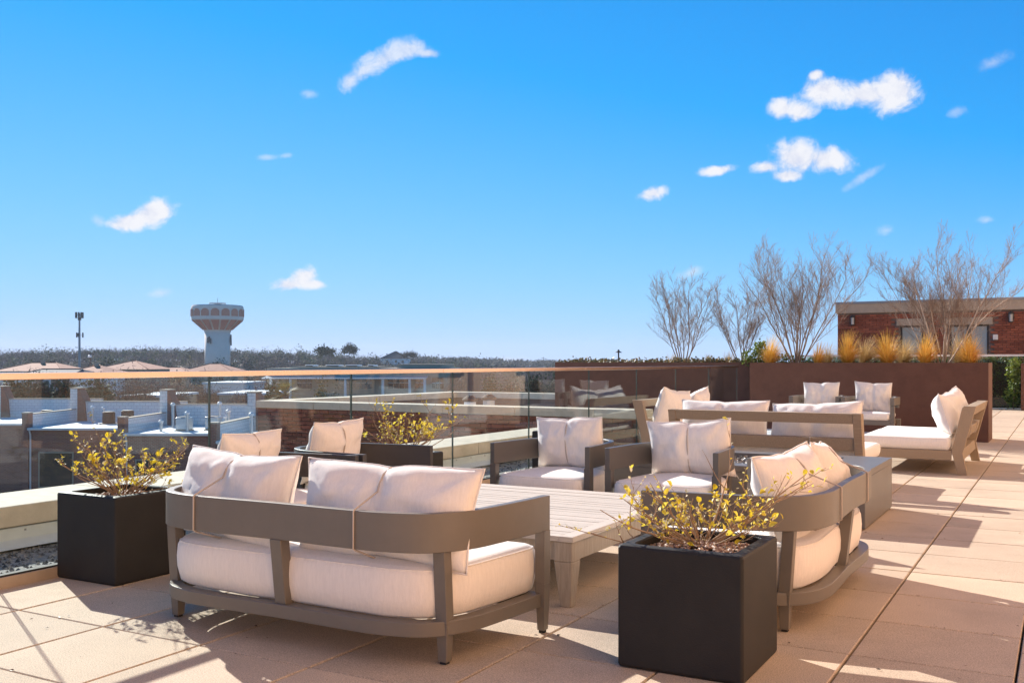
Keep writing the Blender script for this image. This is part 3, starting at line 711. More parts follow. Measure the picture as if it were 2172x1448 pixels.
# ------------------------------------------------------------------ teak lounge sofas
def make_teak_sofa(name, seed, pillows, L=1.84, depth=1.02):
    # local: faces +Y, foot of the rear frame at y = 0, length along X
    root = empty(name); h = L / 2; top = .735
    for s in (-1, 1):
        x0, x1 = (h - .075, h) if s > 0 else (-h, -h + .075)
        poly = [(-.05, 0), (.045, 0), (.105, .255), (.0, .715), (-.020, top), (-.135, top), (-.005, .235)]
        MB().prism(poly, 'x', x0, x1).build('side_frame', M['teak_y'], root, bevel=.004)
        MB().frust((s * (h - .04), depth - .05, 0), (.035, .04), (s * (h - .04), depth - .05, .155), (.037, .045)).build('front_leg', M['teak_y'], root, bevel=.003)
        a, b = (h - .045, h - .001) if s > 0 else (-h + .001, -h + .045)
        MB().box((a, .106, .155), (b, depth, .255)).build('side_rail', M['teak_y'], root, bevel=.003)
    xi = h - .076
    MB().prism([(-.135 + .006, top - .002), (-.022, top - .002), (.0, .648), (-.105, .638)], 'x', -xi, xi).build('top_rail', M['teak'], root, bevel=.004)
    MB().prism([(-.055, .50), (.030, .505), (.055, .395), (-.025, .385)], 'x', -xi, xi).build('lower_rail', M['teak'], root, bevel=.004)
    MB().prism([(.010, .255), (.10, .255), (.085, .15), (-.005, .15)], 'x', -xi, xi).build('rear_rail', M['teak'], root, bevel=.004)
    MB().box((-h + .046, depth - .04, .155), (h - .046, depth - .001, .253)).build('front_rail', M['teak'], root, bevel=.003)
    for k in range(7):
        y = .14 + k * .125
        MB().box((-xi, y, .225), (xi, y + .085, .2505)).build('seat_slat', M['teak'], root)
    n = 10; e = .045
    out = []
    X0, X1, Y0, Y1 = -h + .012, h - .012, .115, depth + .015
    for cx, cy, a0 in ((X1 - e, Y0 + e, -90), (X1 - e, Y1 - e, 0), (X0 + e, Y1 - e, 90), (X0 + e, Y0 + e, 180)):
        for k in range(5): out.append((cx + e * math.cos(R(a0 + 22.5 * k)), cy + e * math.sin(R(a0 + 22.5 * k))))
    dense = []
    for i, p in enumerate(out):
        q = out[(i + 1) % len(out)]; dense.append(p); dd = math.dist(p, q)
        if dd > .2:
            for k in range(1, 12): dense.append((p[0] + (q[0] - p[0]) * k / 12, p[1] + (q[1] - p[1]) * k / 12))
    sc = MB(); cushion_slab(sc, dense, .254, .395, .04, .018, seed)
    put('piping', sc.seam.mesh('piping', FAB, True), sc.build('seat_cushion', FAB, root, smooth=True))
    for k, (px, py, pz, w, hh, t, yaw, tilt, roll) in enumerate(pillows):
        pm, pp = pillow(w, hh, t, seed + k * 5 + 2)
        o = put('back_cushion', pm.mesh('back_cushion', FAB, True), root, (px, py, pz), (R(tilt), R(roll), R(yaw)))
        put('piping', pp.mesh('piping', FAB, True), o)
        mw = Matrix.Translation((px, py, pz)) @ (Matrix.Rotation(R(yaw), 4, 'Z') @ Matrix.Rotation(R(roll), 4, 'Y') @ Matrix.Rotation(R(tilt), 4, 'X'))
        loop = [(px, -.135 + .10 - .012, .52), (px, -.062, .50), (px, -.032, .38), (px, .03, .36)]
        c = MB().tube(loop, .005, 5).build('tie_cord', M['cord'], None); c.parent = o; c.matrix_parent_inverse = mw.inverted()
    return root
GT = 'teak sofas round the fire table'
tp = [(-.45, .185, .60, .89, .46, .25, 2, -15, 1), (.45, .185, .60, .88, .46, .25, -2, -15, -1)]
a = place(make_teak_sofa('teak_sofa', 200, tp), -2.53, 9.465, 0)
tag(a, 'weathered teak sofa with its open back frame to the camera, behind the fire table', 'sofa', GT)
tp = [(-.42, .24, .61, .82, .47, .26, 8, -20, 3), (.42, .21, .62, .80, .47, .26, -5, -16, -4)]
a = place(make_teak_sofa('teak_sofa', 230, tp), -4.56, 12.35, R(-90))
tag(a, 'weathered teak sofa standing with its back against the glass railing', 'sofa', GT)
tp = [(-.45, .205, .615, .82, .47, .25, 4, -17, 5), (.43, .20, .64, .80, .48, .25, -8, -16, -6)]
a = place(make_teak_sofa('teak_sofa', 260, tp), -0.955, 12.42, R(90))
tag(a, 'weathered teak sofa seen from its end, by the corner of the long planter', 'sofa', GT)

# upright armchairs in front of the long planter
def make_upright_chair(seed):
    root = empty('upright_armchair'); w, D = .355, .64       # faces +Y, back at y=0
    for s in (-1, 1):
        x = s * (w - .03)
        MB().frust((x, D - .03, 0), (.02, .022), (x, D - .03, .40), (.028, .03)).build('leg', M['frame'], root, bevel=.003)
        MB().frust((x, .04, 0), (.02, .022), (x, .04, .40), (.028, .03)).build('leg', M['frame'], root, bevel=.003)
        MB().box((x - .028, D - .06, .40), (x + .028, D, .605)).build('arm_post', M['frame'], root, bevel=.003)
        MB().box((x - .030, .11, .608), (x + .030, D + .002, .715)).build('arm', M['frame'], root, bevel=.004)
    MB().sweep(smooth_path([(0, 0), (.15, .002), (.26, .02), (.335, .10), (.352, .2)]), [(0, .56), (0, .715), (-.035, .715), (-.035, .56)]).build('back_rail', M['frame'], root, bevel=.003, smooth=True)
    MB().box((-w + .06, .02, .335), (w - .06, D - .002, .402)).build('seat_frame', M['frame'], root, bevel=.003)
    MB().box((-.03, .02, .40), (.03, .05, .56)).build('back_brace', M['frame'], root)
    sc = MB(); e = .04; out = []
    for cx, cy, a0 in ((w - .07 - e, .06 + e, -90), (w - .07 - e, D + .01 - e, 0), (-w + .07 + e, D + .01 - e, 90), (-w + .07 + e, .06 + e, 180)):
        for k in range(5): out.append((cx + e * math.cos(R(a0 + 22.5 * k)), cy + e * math.sin(R(a0 + 22.5 * k))))
    cushion_slab(sc, out, .402, .50, .03, .012, seed); put('piping', sc.seam.mesh('piping', FAB, True), sc.build('seat_cushion', FAB, root, smooth=True))
    pm, pp = pillow(.49, .44, .17, seed)
    o = put('back_cushion', pm.mesh('back_cushion', FAB, True), root, (0, .155, .70), (R(-9), 0, R(2)))
    put('piping', pp.mesh('piping', FAB, True), o)
    return root
a = place(make_upright_chair(300), -3.13, 15.05, R(180)); tag(a, 'upright grey armchair half hidden behind the teak sofa, before the long planter', 'armchair', 'upright armchairs before the long planter')
a = place(make_upright_chair(310), -2.385, 14.95, R(180)); tag(a, 'upright grey armchair with its legs showing, between teak sofa end and long planter', 'armchair', 'upright armchairs before the long planter')

# ------------------------------------------------------------------ black cube planters and shrubs
def make_cube_planter(x, y, s, h, label, seed, rz=0.0, pebbles=420):
    root = tag(empty('cube_planter', (x, y, 0), rz), label, 'planter', 'black cube planters')
    a = s / 2; lip = .045; b = MB()
    def rr(hw, rad, z, n=6):
        out = []
        for cx, cy, a0 in ((hw - rad, -hw + rad, -90), (hw - rad, hw - rad, 0), (-hw + rad, hw - rad, 90), (-hw + rad, -hw + rad, 180)):
            for k in range(n + 1): out.append((cx + rad * math.cos(R(a0 + 90 * k / n)), cy + rad * math.sin(R(a0 + 90 * k / n)), z))
        return out
    rings = [rr(a - .012, .012, 0), rr(a - .004, .012, .004), rr(a, .014, .014), rr(a, .014, h - .012), rr(a - .004, .014, h - .003), rr(a - .012, .014, h), rr(a - lip, .035, h), rr(a - lip - .006, .035, h - .006), rr(a - lip - .008, .035, h - .09)]
    n = len(rings[0]); vs = sum(rings, []); fs = [(i * n + j, i * n + (j + 1) % n, (i + 1) * n + (j + 1) % n, (i + 1) * n + j) for i in range(len(rings) - 1) for j in range(n)]
    fs += [tuple(range(n))[::-1]]
    b.add(vs, fs); b.build('tub', M['black'], root)
    zs = h - .045
    MB().box((-a + lip + .0085, -a + lip + .0085, zs - .04), (a - lip - .0085, a - lip - .0085, zs)).build('soil', M['soil'], root)
    r = random.Random(seed); p = MB()
    for i in range(pebbles):
        m_ = a - lip - .02; x_, y_, q = r.uniform(-m_, m_), r.uniform(-m_, m_), r.uniform(.007, .014)
        mound = .022 * (1 - max(abs(x_), abs(y_)) / m_)
        e = [q * r.uniform(.8, 1.4), q * r.uniform(.7, 1.1), q * r.uniform(.6, .9)]; an = r.uniform(0, 3.14)
        vs = []
        for (u, v, w_) in ((1, 0, 0), (-1, 0, 0), (0, 1, 0), (0, -1, 0), (0, 0, 1), (0, 0, -1), (.62, .62, .5), (-.62, .62, .5), (-.62, -.62, .5), (.62, -.62, .5)):
            X, Y = u * e[0], v * e[1]; vs.append((x_ + X * math.cos(an) - Y * math.sin(an), y_ + X * math.sin(an) + Y * math.cos(an), zs + mound + e[2] * .5 + w_ * e[2] + r.uniform(0, .006)))
        p.add(vs, [(4, 6, 7), (4, 7, 8), (4, 8, 9), (4, 9, 6), (0, 2, 6), (2, 7, 6), (2, 1, 7), (1, 8, 7), (1, 3, 8), (3, 9, 8), (3, 0, 9), (0, 6, 9), (5, 2, 0), (5, 1, 2), (5, 3, 1), (5, 0, 3)])
    o = p.build('pebbles', M['pebble'], root); o['kind'] = 'stuff'
    return root
LEAF_ME = []
def leaf_mesh(material, k):
    L, wd = 1.0, .27 + .05 * k; c = .12 + .06 * k
    vs = [(0, 0, 0), (.28, wd * .8, c * .6), (.62, wd * .85, c * .8), (1.0, 0, -.05 - .05 * k), (.62, -wd * .85, c * .8), (.28, -wd * .8, c * .6), (.3, 0, 0), (.64, 0, .03)]
    mb = MB().add(vs, [(0, 6, 1), (1, 6, 7, 2), (2, 7, 3), (0, 5, 6), (5, 4, 7, 6), (4, 3, 7)])
    return mb.mesh('leaf', material, True)
for mt in (M['leaf'], M['leaf_dry']): LEAF_ME.append([leaf_mesh(mt, k) for k in range(3)])
def make_shrub(x, y, z, label, seed, nst, spread, hgt, nleaf, arms=(), joined=False, rz=0.0, size=.03):
    root = tag(empty('yellow_shrub', (x, y, z), rz), label, 'shrub', 'yellow-leaved shrubs in the cube planters')
    r = random.Random(seed); st = MB(); tips = []
    def grow(p, dirv, length, rad, lev):
        n = 6; pts = [p.copy()]; d = dirv.normalized(); cur = p.copy()
        for i in range(n):
            d = (d + Vector((r.uniform(-.16, .16), r.uniform(-.16, .16), r.uniform(-.08, .16)))).normalized()
            cur = cur + d * (length / n); pts.append(cur.copy())
        st.tube(pts, [rad * (1 - .7 * i / n) for i in range(n + 1)], 5 if lev == 0 else 4)
        for i in range(2, n + 1):
            tips.append((pts[i], (pts[i] - pts[i - 1]).normalized(), lev + i / n))
        if lev < 2:
            for i in range(2, n):
                if r.random() < (.75 if lev == 0 else .45):
                    side = Vector((r.uniform(-1, 1), r.uniform(-1, 1), r.uniform(-.2, .7))).normalized()
                    grow(pts[i], (d * .7 + side * .9), length * r.uniform(.3, .5), rad * .5, lev + 1)
    for k in range(nst):
        a = 2 * math.pi * (k + r.random() * .7) / nst; e = r.uniform(.25, 1.2)
        L = r.uniform(.55, 1.0)
        dv = Vector((math.cos(a) * spread, math.sin(a) * spread, hgt * e))
        grow(Vector((math.cos(a) * .02, math.sin(a) * .02, -.015)), dv, dv.length * L, r.uniform(.0028, .0045), 0)
    for (dx, dy, dz, L) in arms:
        grow(Vector((dx * .03, dy * .03, -.01)), Vector((dx, dy, dz)), L, .0058, 0)
    st.build('stems', M['twig'], root, smooth=True)
    tips = [t for t in tips if math.hypot(t[0].x, t[0].y) > .10 or t[0].z > .12]
    tips.sort(key=lambda t: -t[2] + r.uniform(-.9, .9))
    J = MB()
    for i in range(nleaf):
        p, d, _ = tips[i % len(tips)]
        dry = r.random() < .25
        s = size * r.uniform(.45, 1.25) * (.8 if dry else 1)
        dv = (d * .5 + Vector((r.uniform(-1, 1), r.uniform(-1, 1), r.uniform(-.5, 1)))).normalized()
        rot = dv.to_track_quat('X', 'Z') @ Matrix.Rotation(r.uniform(-1.2, 1.2), 3, 'X').to_quaternion()
        me = LEAF_ME[1 if dry else 0][r.randrange(3)]
        if joined:
            mw = Matrix.Translation(p) @ rot.to_matrix().to_4x4() @ Matrix.Scale(s, 4)
            J.add([mw @ v.co for v in me.vertices], [tuple(q.vertices) for q in me.polygons])
        else:
            put('leaf', me, root, p, rot.to_euler(), (s, s, s))
    D2 = MB()                                            # small withered leaves, too many and too small to count
    for i in range(int(nleaf * .9)):
        p, d, _ = tips[r.randrange(len(tips))]; s = size * r.uniform(.25, .5)
        dv = Vector((r.uniform(-1, 1), r.uniform(-1, 1), r.uniform(-.7, 1))).normalized(); rot = dv.to_track_quat('X', 'Z'); me = LEAF_ME[1][r.randrange(3)]
        mw = Matrix.Translation(p + dv * .004) @ rot.to_matrix().to_4x4() @ Matrix.Scale(s, 4)
        D2.add([mw @ v.co for v in me.vertices], [tuple(q.vertices) for q in me.polygons])
    D3 = MB()
    for i in range(int(nleaf * 1.1)):
        p, d, _ = tips[min(len(tips) - 1, int(len(tips) * r.random() ** 1.3))]; s = size * r.uniform(.35, .65)
        dv = (d * .4 + Vector((r.uniform(-1, 1), r.uniform(-1, 1), r.uniform(-.5, 1)))).normalized(); rot = dv.to_track_quat('X', 'Z') @ Matrix.Rotation(r.uniform(-1.2, 1.2), 3, 'X').to_quaternion(); me = LEAF_ME[0][r.randrange(3)]
        mw = Matrix.Translation(p) @ rot.to_matrix().to_4x4() @ Matrix.Scale(s, 4)
        D3.add([mw @ v.co for v in me.vertices], [tuple(q.vertices) for q in me.polygons])
    o = D3.build('small_leaves', M['leaf'], root, smooth=True); o['kind'] = 'stuff'
    o = D2.build('withered_leaves', M['leaf_dry'], root, smooth=True); o['kind'] = 'stuff'
    if joined:
        o = J.build('leaves', M['leaf'], root, smooth=True); o['kind'] = 'stuff'
    return root
make_cube_planter(-1.293, 3.862, .505, .482, 'black cube planter nearest the camera, in front of the side-on loveseat', 1, pebbles=620)
make_shrub(-1.310, 3.925, .455, 'sparse yellow-leaved shrub with long bare stems in the nearest black planter', 21, 30, .31, .15, 295,
           arms=[(.46, .20, .20, .50), (.42, .30, .13, .52), (.36, .34, .10, .44), (.12, .16, .42, .42), (-.20, -.1, .2, .34), (.05, -.15, .2, .3), (-.40, -.22, .10, .46), (-.44, -.24, .03, .45), (-.30, -.16, .16, .36), (.30, .10, .22, .40)], size=.033)
make_cube_planter(-4.675, 3.815, .49, .478, 'black cube planter at the left edge against the glass railing', 2, pebbles=420)
make_shrub(-4.675, 3.815, .455, 'bushy yellow-leaved shrub in the left-hand black planter by the glass', 31, 28, .31, .30, 295, arms=[(.25, .30, .22, .42), (.18, .2, .28, .40), (-.22, -.24, .20, .36)], size=.033)
make_cube_planter(-4.66, 6.50, .49, .478, 'black cube planter hidden behind the railing-side armchairs', 3, pebbles=120)
make_shrub(-4.66, 6.50, .455, 'yellow-leaved shrub rising behind the two railing-side armchairs', 43, 24, .34, .34, 295, arms=[(.35, .40, .30, .55), (.30, .42, .22, .55), (.26, .30, .34, .5), (.36, .34, .16, .5)], joined=False, size=.034)
make_cube_planter(-4.68, 9.42, .46, .478, 'small black cube planter by the glass behind the camera-facing armchair', 4, pebbles=60)

# ------------------------------------------------------------------ long corten planters
def corten_box(name, x0, x1, y0, y1, h, label, rz=None):
    root = tag(empty(name, ((x0 + x1) / 2, (y0 + y1) / 2, 0)), label, 'planter', 'rust-brown steel planters')
    hx, hy = (x1 - x0) / 2, (y1 - y0) / 2; t = .012
    b = MB(); b.box((-hx, -hy, 0), (hx, -hy + t, h)); b.box((-hx, hy - t, 0), (hx, hy, h)); b.box((-hx, -hy + t, 0), (-hx + t, hy - t, h)); b.box((hx - t, -hy + t, 0), (hx, hy - t, h))
    b.build('steel_wall', M['corten'], root)
    l = MB(); w = .05; z0, z1 = h - .004, h
    l.box((-hx, -hy, h + .0005), (hx, -hy + w, h + .006)); l.box((-hx, hy - w, h + .0005), (hx, hy, h + .006)); l.box((-hx, -hy + w + .0002, h + .0005), (-hx + w, hy - w - .0002, h + .006)); l.box((hx - w, -hy + w + .0002, h + .0005), (hx, hy - w - .0002, h + .006))
    l.build('rim', M['corten'], root)
    MB().box((-hx + t + .001, -hy + t + .001, h - .4), (hx - t - .001, hy - t - .001, h - .05)).build('soil', M['soil'], root)
    return root
PH = 1.188
corten_box('steel_planter', -4.61, -1.0, 16.38, 17.28, PH, 'long rust-brown steel planter behind the upright armchairs, planted with golden grasses')
corten_box('steel_planter', -8.55, -4.66, 16.95, 18.2, PH + .005, 'rust-brown steel planter seen through the end panels of the glass railing')
corten_box('steel_planter', -0.955, 1.6, 27.6, 28.4, 1.17, 'rust-brown steel planter cut off by the right edge, before the hedge')

def make_bare_tree(x, y, z, h, spread, seed, label, nst=9, lean=0.0, bark='bark'):
    root = tag(empty('bare_tree', (x, y, z)), label, 'tree', 'bare multi-stemmed trees in the steel planters')
    r = random.Random(seed); trunk = MB(); crown = MB()
    def limb(p, d, L, rad, lev, mb):
        n = 7 if lev < 2 else 4; pts = [p.copy()]; cur = p.copy(); d = d.normalized()
        for i in range(n):
            j = .13 if lev == 0 else .22
            up = (.10 - .02 * i) if lev == 0 else .07
            d = (d + Vector((r.uniform(-j, j), r.uniform(-j, j), r.uniform(-j, j) + up))).normalized()
            cur = cur + d * (L / n); pts.append(cur.copy())
        mb.tube(pts, [max(.0013, rad * (1 - .72 * i / n)) for i in range(n + 1)], 5 if lev < 2 else 3, cap=False)
        if lev >= 3: return
        k0 = 2 if lev == 0 else 1
        for i in range(k0, n + 1):
            for _ in range((1 if r.random() < .6 else 2) if lev < 2 else (1 if r.random() < .45 else 2)):
                s = Vector((r.uniform(-1, 1), r.uniform(-1, 1), r.uniform(-.25, .75))).normalized()
                q = limb(pts[i], (pts[i] - pts[i - 1]).normalized() * 1.0 + s * r.uniform(.55, .95), L * r.uniform(.30, .46) * (1.15 - .5 * i / n if lev == 0 else 1), rad * .42 * (1 - .4 * i / n), lev + 1, crown)
    for k in range(nst):
        a = 2 * math.pi * (k + r.random() * .6) / nst; e = r.uniform(.25, 1.35)
        d = Vector((math.cos(a) * spread * e + lean, math.sin(a) * spread * e * .6, h * r.uniform(.78, 1.0)))
        limb(Vector((math.cos(a) * .03, math.sin(a) * .03, -.05)), d, d.length * r.uniform(.72, .9), r.uniform(.010, .016) * (h / 2.0) ** .5, 0, trunk)
    trunk.build('trunk', M[bark], root, smooth=True); crown.build('crown', M['twigs'], root, smooth=True)
    return root
zt = PH - .05
def planter_pos(px, y): return onY(px, y)[0]
make_bare_tree(planter_pos(1690, 16.8), 16.8, zt, 2.2, 1.25, 51, 'tall bare multi-stemmed tree rising from the left end of the golden-grass planter', 13)
make_bare_tree(planter_pos(2000, 16.85), 16.85, zt, 2.0, 1.45, 66, 'wide bare pale-barked tree in front of the brick penthouse', 15, bark='bark_white')
make_bare_tree(planter_pos(1448, 17.5), 17.5, zt, 1.6, .95, 73, 'small bare tree farthest left in the planter behind the glass', 8)
make_bare_tree(planter_pos(1572, 17.9), 17.9, zt, 1.55, .80, 87, 'slim bare tree close behind the tall one, second from the left', 8)

def make_grass(x, y, z, h, w, seed, label, pale=False, n=420, lean=(0.05, 0)):
    r = random.Random(seed); mb = MB()
    lob = [(r.uniform(0, 6.28), r.uniform(.5, 1.3)) for _ in range(5)]
    for i in range(int(n * 1.5)):
        a = r.uniform(0, 6.283); q = r.random() ** .6; out = q * w * 1.6 * (.75 + .5 * max(math.cos(a - b_) * c_ for b_, c_ in lob)); hh = h * r.uniform(.42, 1.10) * (1 - .20 * q)
        bx, by = math.cos(a) * .05 * r.random(), math.sin(a) * .05 * r.random(); tx, ty = math.cos(a) * out + lean[0] * r.uniform(.3, 1.4), math.sin(a) * out * .8 + lean[1]
        wd = .0042; hh *= 1.22; px_, py_ = -math.sin(a) * wd, math.cos(a) * wd; vs = []
        for k in range(6):
            t = k / 5; f = t ** (1.5 + .5 * (1 - q))
            X = bx + tx * f; Y = by + ty * f; Zz = hh * (t - (.52 if q > .55 else .2) * q * t ** 2.6)
            s = 1 - .8 * t
            vs += [(X + px_ * s, Y + py_ * s, Zz), (X - px_ * s, Y - py_ * s, Zz)]
        mb.add(vs, [(2 * k, 2 * k + 2, 2 * k + 3, 2 * k + 1) for k in range(5)])
    o = mb.build('feather_grass', M['grass_pale' if pale else 'grass'], None, (x, y, z))
    return tag(o, label, 'grass clump', 'feather grasses in the long planter')
make_grass(planter_pos(1632, 16.6), 16.6, zt, .46, .22, 1, 'golden feather grass clump at the left end, beside the green shrub', lean=(.10, 0))
make_grass(planter_pos(1735, 16.62), 16.62, zt, .36, .12, 2, 'short golden grass tuft just right of the tall bare tree stems', n=260)
make_grass(planter_pos(1797, 16.6), 16.6, zt, .50, .22, 3, 'dense golden feather grass clump under the left corner of the penthouse', n=560, lean=(.04, 0))
make_grass(planter_pos(1832, 16.9), 16.9, zt, .42, .20, 4, 'pale straw grass clump behind the dense golden one', True, lean=(.12, 0))
make_grass(planter_pos(1882, 16.6), 16.6, zt, .50, .24, 5, 'wide golden feather grass clump just left of the penthouse window', n=560, lean=(-.02, 0))
make_grass(planter_pos(1915, 17.0), 17.0, zt, .40, .20, 6, 'pale straw grass clump below the single penthouse window', True, lean=(.10, 0))
make_grass(planter_pos(1962, 16.6), 16.6, zt, .46, .20, 7, 'golden feather grass clump left of the wide bare tree stems', n=480)
make_grass(planter_pos(2035, 17.05), 17.05, zt, .44, .24, 8, 'pale straw grass behind the wide bare tree, below the glass doors', True)
make_grass(planter_pos(2056, 16.6), 16.6, zt, .44, .20, 9, 'golden feather grass clump at the right end of the long planter', n=480, lean=(.0, 0))
make_grass(planter_pos(1755, 17.0), 17.0, zt, .34, .14, 10, 'small pale grass tuft between the tall bare tree and the penthouse corner', True, n=220)

def leaf_clump(mb, c, rx, ry, rz, n, size, r, flat=0.0):
    for i in range(n):
        a = r.uniform(0, 6.283); q = r.random() ** .4; ph = math.acos(r.uniform(-1, 1))
        p = Vector((c[0] + rx * q * math.sin(ph) * math.cos(a), c[1] + ry * q * math.sin(ph) * math.sin(a), c[2] + rz * q * math.cos(ph)))
        s = size * r.uniform(.6, 1.3)
        d1 = Vector((r.uniform(-1, 1), r.uniform(-1, 1), r.uniform(-.6, 1))).normalized(); d2 = d1.orthogonal().normalized()
        d2 = (Matrix.Rotation(r.uniform(0, 6.28), 3, d1) @ d2) * s * .45; d1 = d1 * s
        mb.add([p, p + d1 * .5 + d2, p + d1, p + d1 * .5 - d2], [(0, 1, 2, 3)])
def leafy_shrub(x, y, z, blobs, n, size, label, cat='shrub', matn='green', seed=1, name='leafy_shrub'):
    r = random.Random(seed); root = tag(empty(name, (x, y, z)), label, cat)
    mb = MB()
    for b in blobs: leaf_clump(mb, b[:3], b[3], b[4], b[5], n, size, r)
    mb.build('foliage', M[matn], root)
    st = MB()
    for b in blobs: st.tube([(0, 0, -.05), (b[0] * .5, b[1] * .5, b[2] * .5), b[:3]], [.012, .008, .005], 5)
    st.build('stem', M['twig'], root)
    return root
leafy_shrub(planter_pos(1600, 17.0), 17.0, zt, [(-.05, 0, .14, .2, .2, .16), (.1, .05, .30, .13, .13, .16), (.22, 0, .12, .2, .18, .14)], 260, .045, 'bright green leafy shrub left of the first golden grass', seed=4)
leafy_shrub(planter_pos(1665, 17.0), 17.0, zt, [(0, 0, .10, .2, .18, .13), (.22, 0, .08, .14, .14, .1)], 220, .04, 'small green shrub between the first golden grass and the tall bare tree', seed=5)
def ground_cover():
    r = random.Random(8); mb = MB()
    for i in range(260):
        x = r.uniform(-8.5, -4.75); y = r.uniform(17.0, 17.9)
        leaf_clump(mb, (x, y, PH - .02 + r.uniform(0, .05)), .10, .08, r.uniform(.04, .10), 12, .05, r)
    for i in range(70):
        x = r.uniform(-4.5, -1.1); y = r.uniform(16.6, 17.2)
        leaf_clump(mb, (x, y, PH - .04), .10, .08, .06, 12, .045, r)
    tag(mb.build('ground_cover', M['green2']), 'low dry brown-green ground cover along the steel planters', 'ground cover', kind='stuff')
M['green2'] = leaf_mat('dry_ground_cover', (0.16, 0.10, 0.05), (0.17, 0.16, 0.06), 0.2)
ground_cover()
def tuft_spikes(px, y, h, seed, label):
    r = random.Random(seed); mb = MB(); x = planter_pos(px, y)
    for i in range(60):
        a = r.uniform(0, 6.28); q = r.random() * .06; hh = h * r.uniform(.5, 1)
        bx, by = math.cos(a) * q, math.sin(a) * q; tx, ty = bx * 2.2, by * 2.2
        mb.add([(bx - .004, by, 0), (bx + .004, by, 0), (tx, ty, hh)], [(0, 1, 2)])
    tag(mb.build('spiky_tuft', M['grass_pale'], None, (x, y, zt)), label, 'grass tuft', 'dry spikes in the planter behind the glass')
tuft_spikes(1428, 17.3, .28, 1, 'dry upright grass spikes just left of the smallest bare tree')
tuft_spikes(1502, 17.3, .26, 2, 'dry upright grass spikes just right of the smallest bare tree')
tuft_spikes(1546, 17.3, .30, 3, 'dry upright grass spikes left of the slim bare tree')
def path_light():
    x = planter_pos(1312, 17.3); root = tag(empty('path_light', (x, 17.3, zt)), 'small bronze mushroom path light in the planter behind the glass', 'path light')
    MB().lathe([(.014, 0), (.014, .27)], n=10).build('post', M['bronze'], root)
    MB().lathe([(.068, .245), (.066, .25), (.02, .275), (.016, .30), (.004, .305)], n=20).build('hat', M['bronze'], root, smooth=False)
path_light()

# ------------------------------------------------------------------ roof wing of the same building, beyond the parapet
def build_wing():
    x0, x1, y0, y1 = -12.87, -5.35, 13.42, 20.0; zc = .505
    root = tag(empty('brick_wing', ((x0 + x1) / 2, (y0 + y1) / 2, 0)), 'lower brick roof wing with pale stone coping seen through the glass', 'building')
    ox, oy = (x0 + x1) / 2, (y0 + y1) / 2
    def bx(a, b): return (a[0] - ox, a[1] - oy, a[2]), (b[0] - ox, b[1] - oy, b[2])
    b = MB(); b.box(*bx((x0 + .04, y0 + .055, -0.42), (x1, y0 + .38, zc - .13))); b.box(*bx((x0 + .04, y0 + .38, -9.4), (x0 + .36, y1 - .04, zc - .13))); b.box(*bx((x0 + .36, y1 - .36, -9.4), (x1 + 3, y1 - .04, zc - .13)))
    b.build('parapet_core', M['mortar'], root)
    b = MB(); b.box(*bx((x0 + .041, y0 + .06, -9.4), (x1, y0 + .37, -0.70))); b.build('lower_wall', M['tan'], root)
    MB().box(*bx((x0 + .0, y0 - .03, -0.70), (x1, y0 + .375, -0.42))).build('belt_course', M['copeband'], root, bevel=.01)
    MB().box(*bx((x0 + .361, y0 + .381, -1), (x1 + 3, y1 - .361, .10))).build('roof_membrane', M['white_roof'], root)
    r = random.Random(4)
    def cope(a, b, axis):
        L = 1.35; t = a[0] if axis == 'x' else a[1]; e = b[0] if axis == 'x' else b[1]
        while t < e - .05:
            t2 = min(t + L, e)
            if axis == 'x': p, q = (t + .004, a[1], zc - .13), (t2 - .004, b[1], zc + r.uniform(-.002, .002))
            else: p, q = (a[0], t + .004, zc - .13), (b[0], t2 - .004, zc + r.uniform(-.002, .002))
            MB().box(*bx(p, q)).build('coping_block', M['stone'], root, bevel=.008); t = t2
    cope((x0, y0, 0), (x1, y0 + .45, 0), 'x'); cope((x0, y0 + .455, 0), (x0 + .43, y1 - .435, 0), 'y'); cope((x0, y1 - .43, 0), (x1 + 3, y1, 0), 'x')
    # individually laid bricks of the parapet face
    bw, bh, dp = .196, .058, .052
    me = MB().box((-bw / 2, 0, -bh / 2), (bw / 2, dp, bh / 2)).mesh('brick', M['brick'])
    rows = 11; pit = .0705; top = zc - .13
    tot = []
    for k in range(rows):
        z = top - .008 - bh / 2 - k * pit; x = x0 + .045 + bw / 2 - (0 if k % 2 == 0 else .103)
        while x < x1 - .1:
            tot.append((x, z)); x += .206
    tot.sort(key=lambda q: q[0])
    rest = MB()
    for i, (x, z) in enumerate(tot):
        if x - bw / 2 < x0 + .04: x = x0 + .04 + bw / 2
        if i < 290: put('brick', me, root, (x - ox, y0 + .006 + r.uniform(0, .004) - oy, z))
        else: rest.box((x - bw / 2 - ox, y0 + .006 - oy, z - bh / 2), (x + bw / 2 - ox, y0 + .056 - oy, z + bh / 2))
    if rest.v: o = rest.build('brickwork', M['brick'], root); o['kind'] = 'stuff'
    b = brick_side = MB().box(*bx((x0 + .03, y0 + .02, -.42), (x0 + .0395, y1 - .04, zc - .13))); b.build('side_brickwork', M['tbrick'], root)
    for px, yy, hh in ((997, 17.0, .30), (1037, 17.4, .32)):
        x = onY(px, yy)[0]; p = empty('roof_vent', (x, yy, .10)); tag(p, None, 'roof vent', 'vents on the wing roof')
        p['label'] = 'small rusty-capped roof vent on the white membrane, left one' if px < 1000 else 'small pale roof vent on the white membrane, right one'
        MB().lathe([(.12, 0), (.12, hh)], n=14).build('pipe', M['galv'] if px > 1000 else M['white'], p)
        MB().lathe([(.15, hh + .02), (.16, hh + .06), (.05, hh + .13)], n=14).build('cap', M['bark_dark'], p)
build_wing()

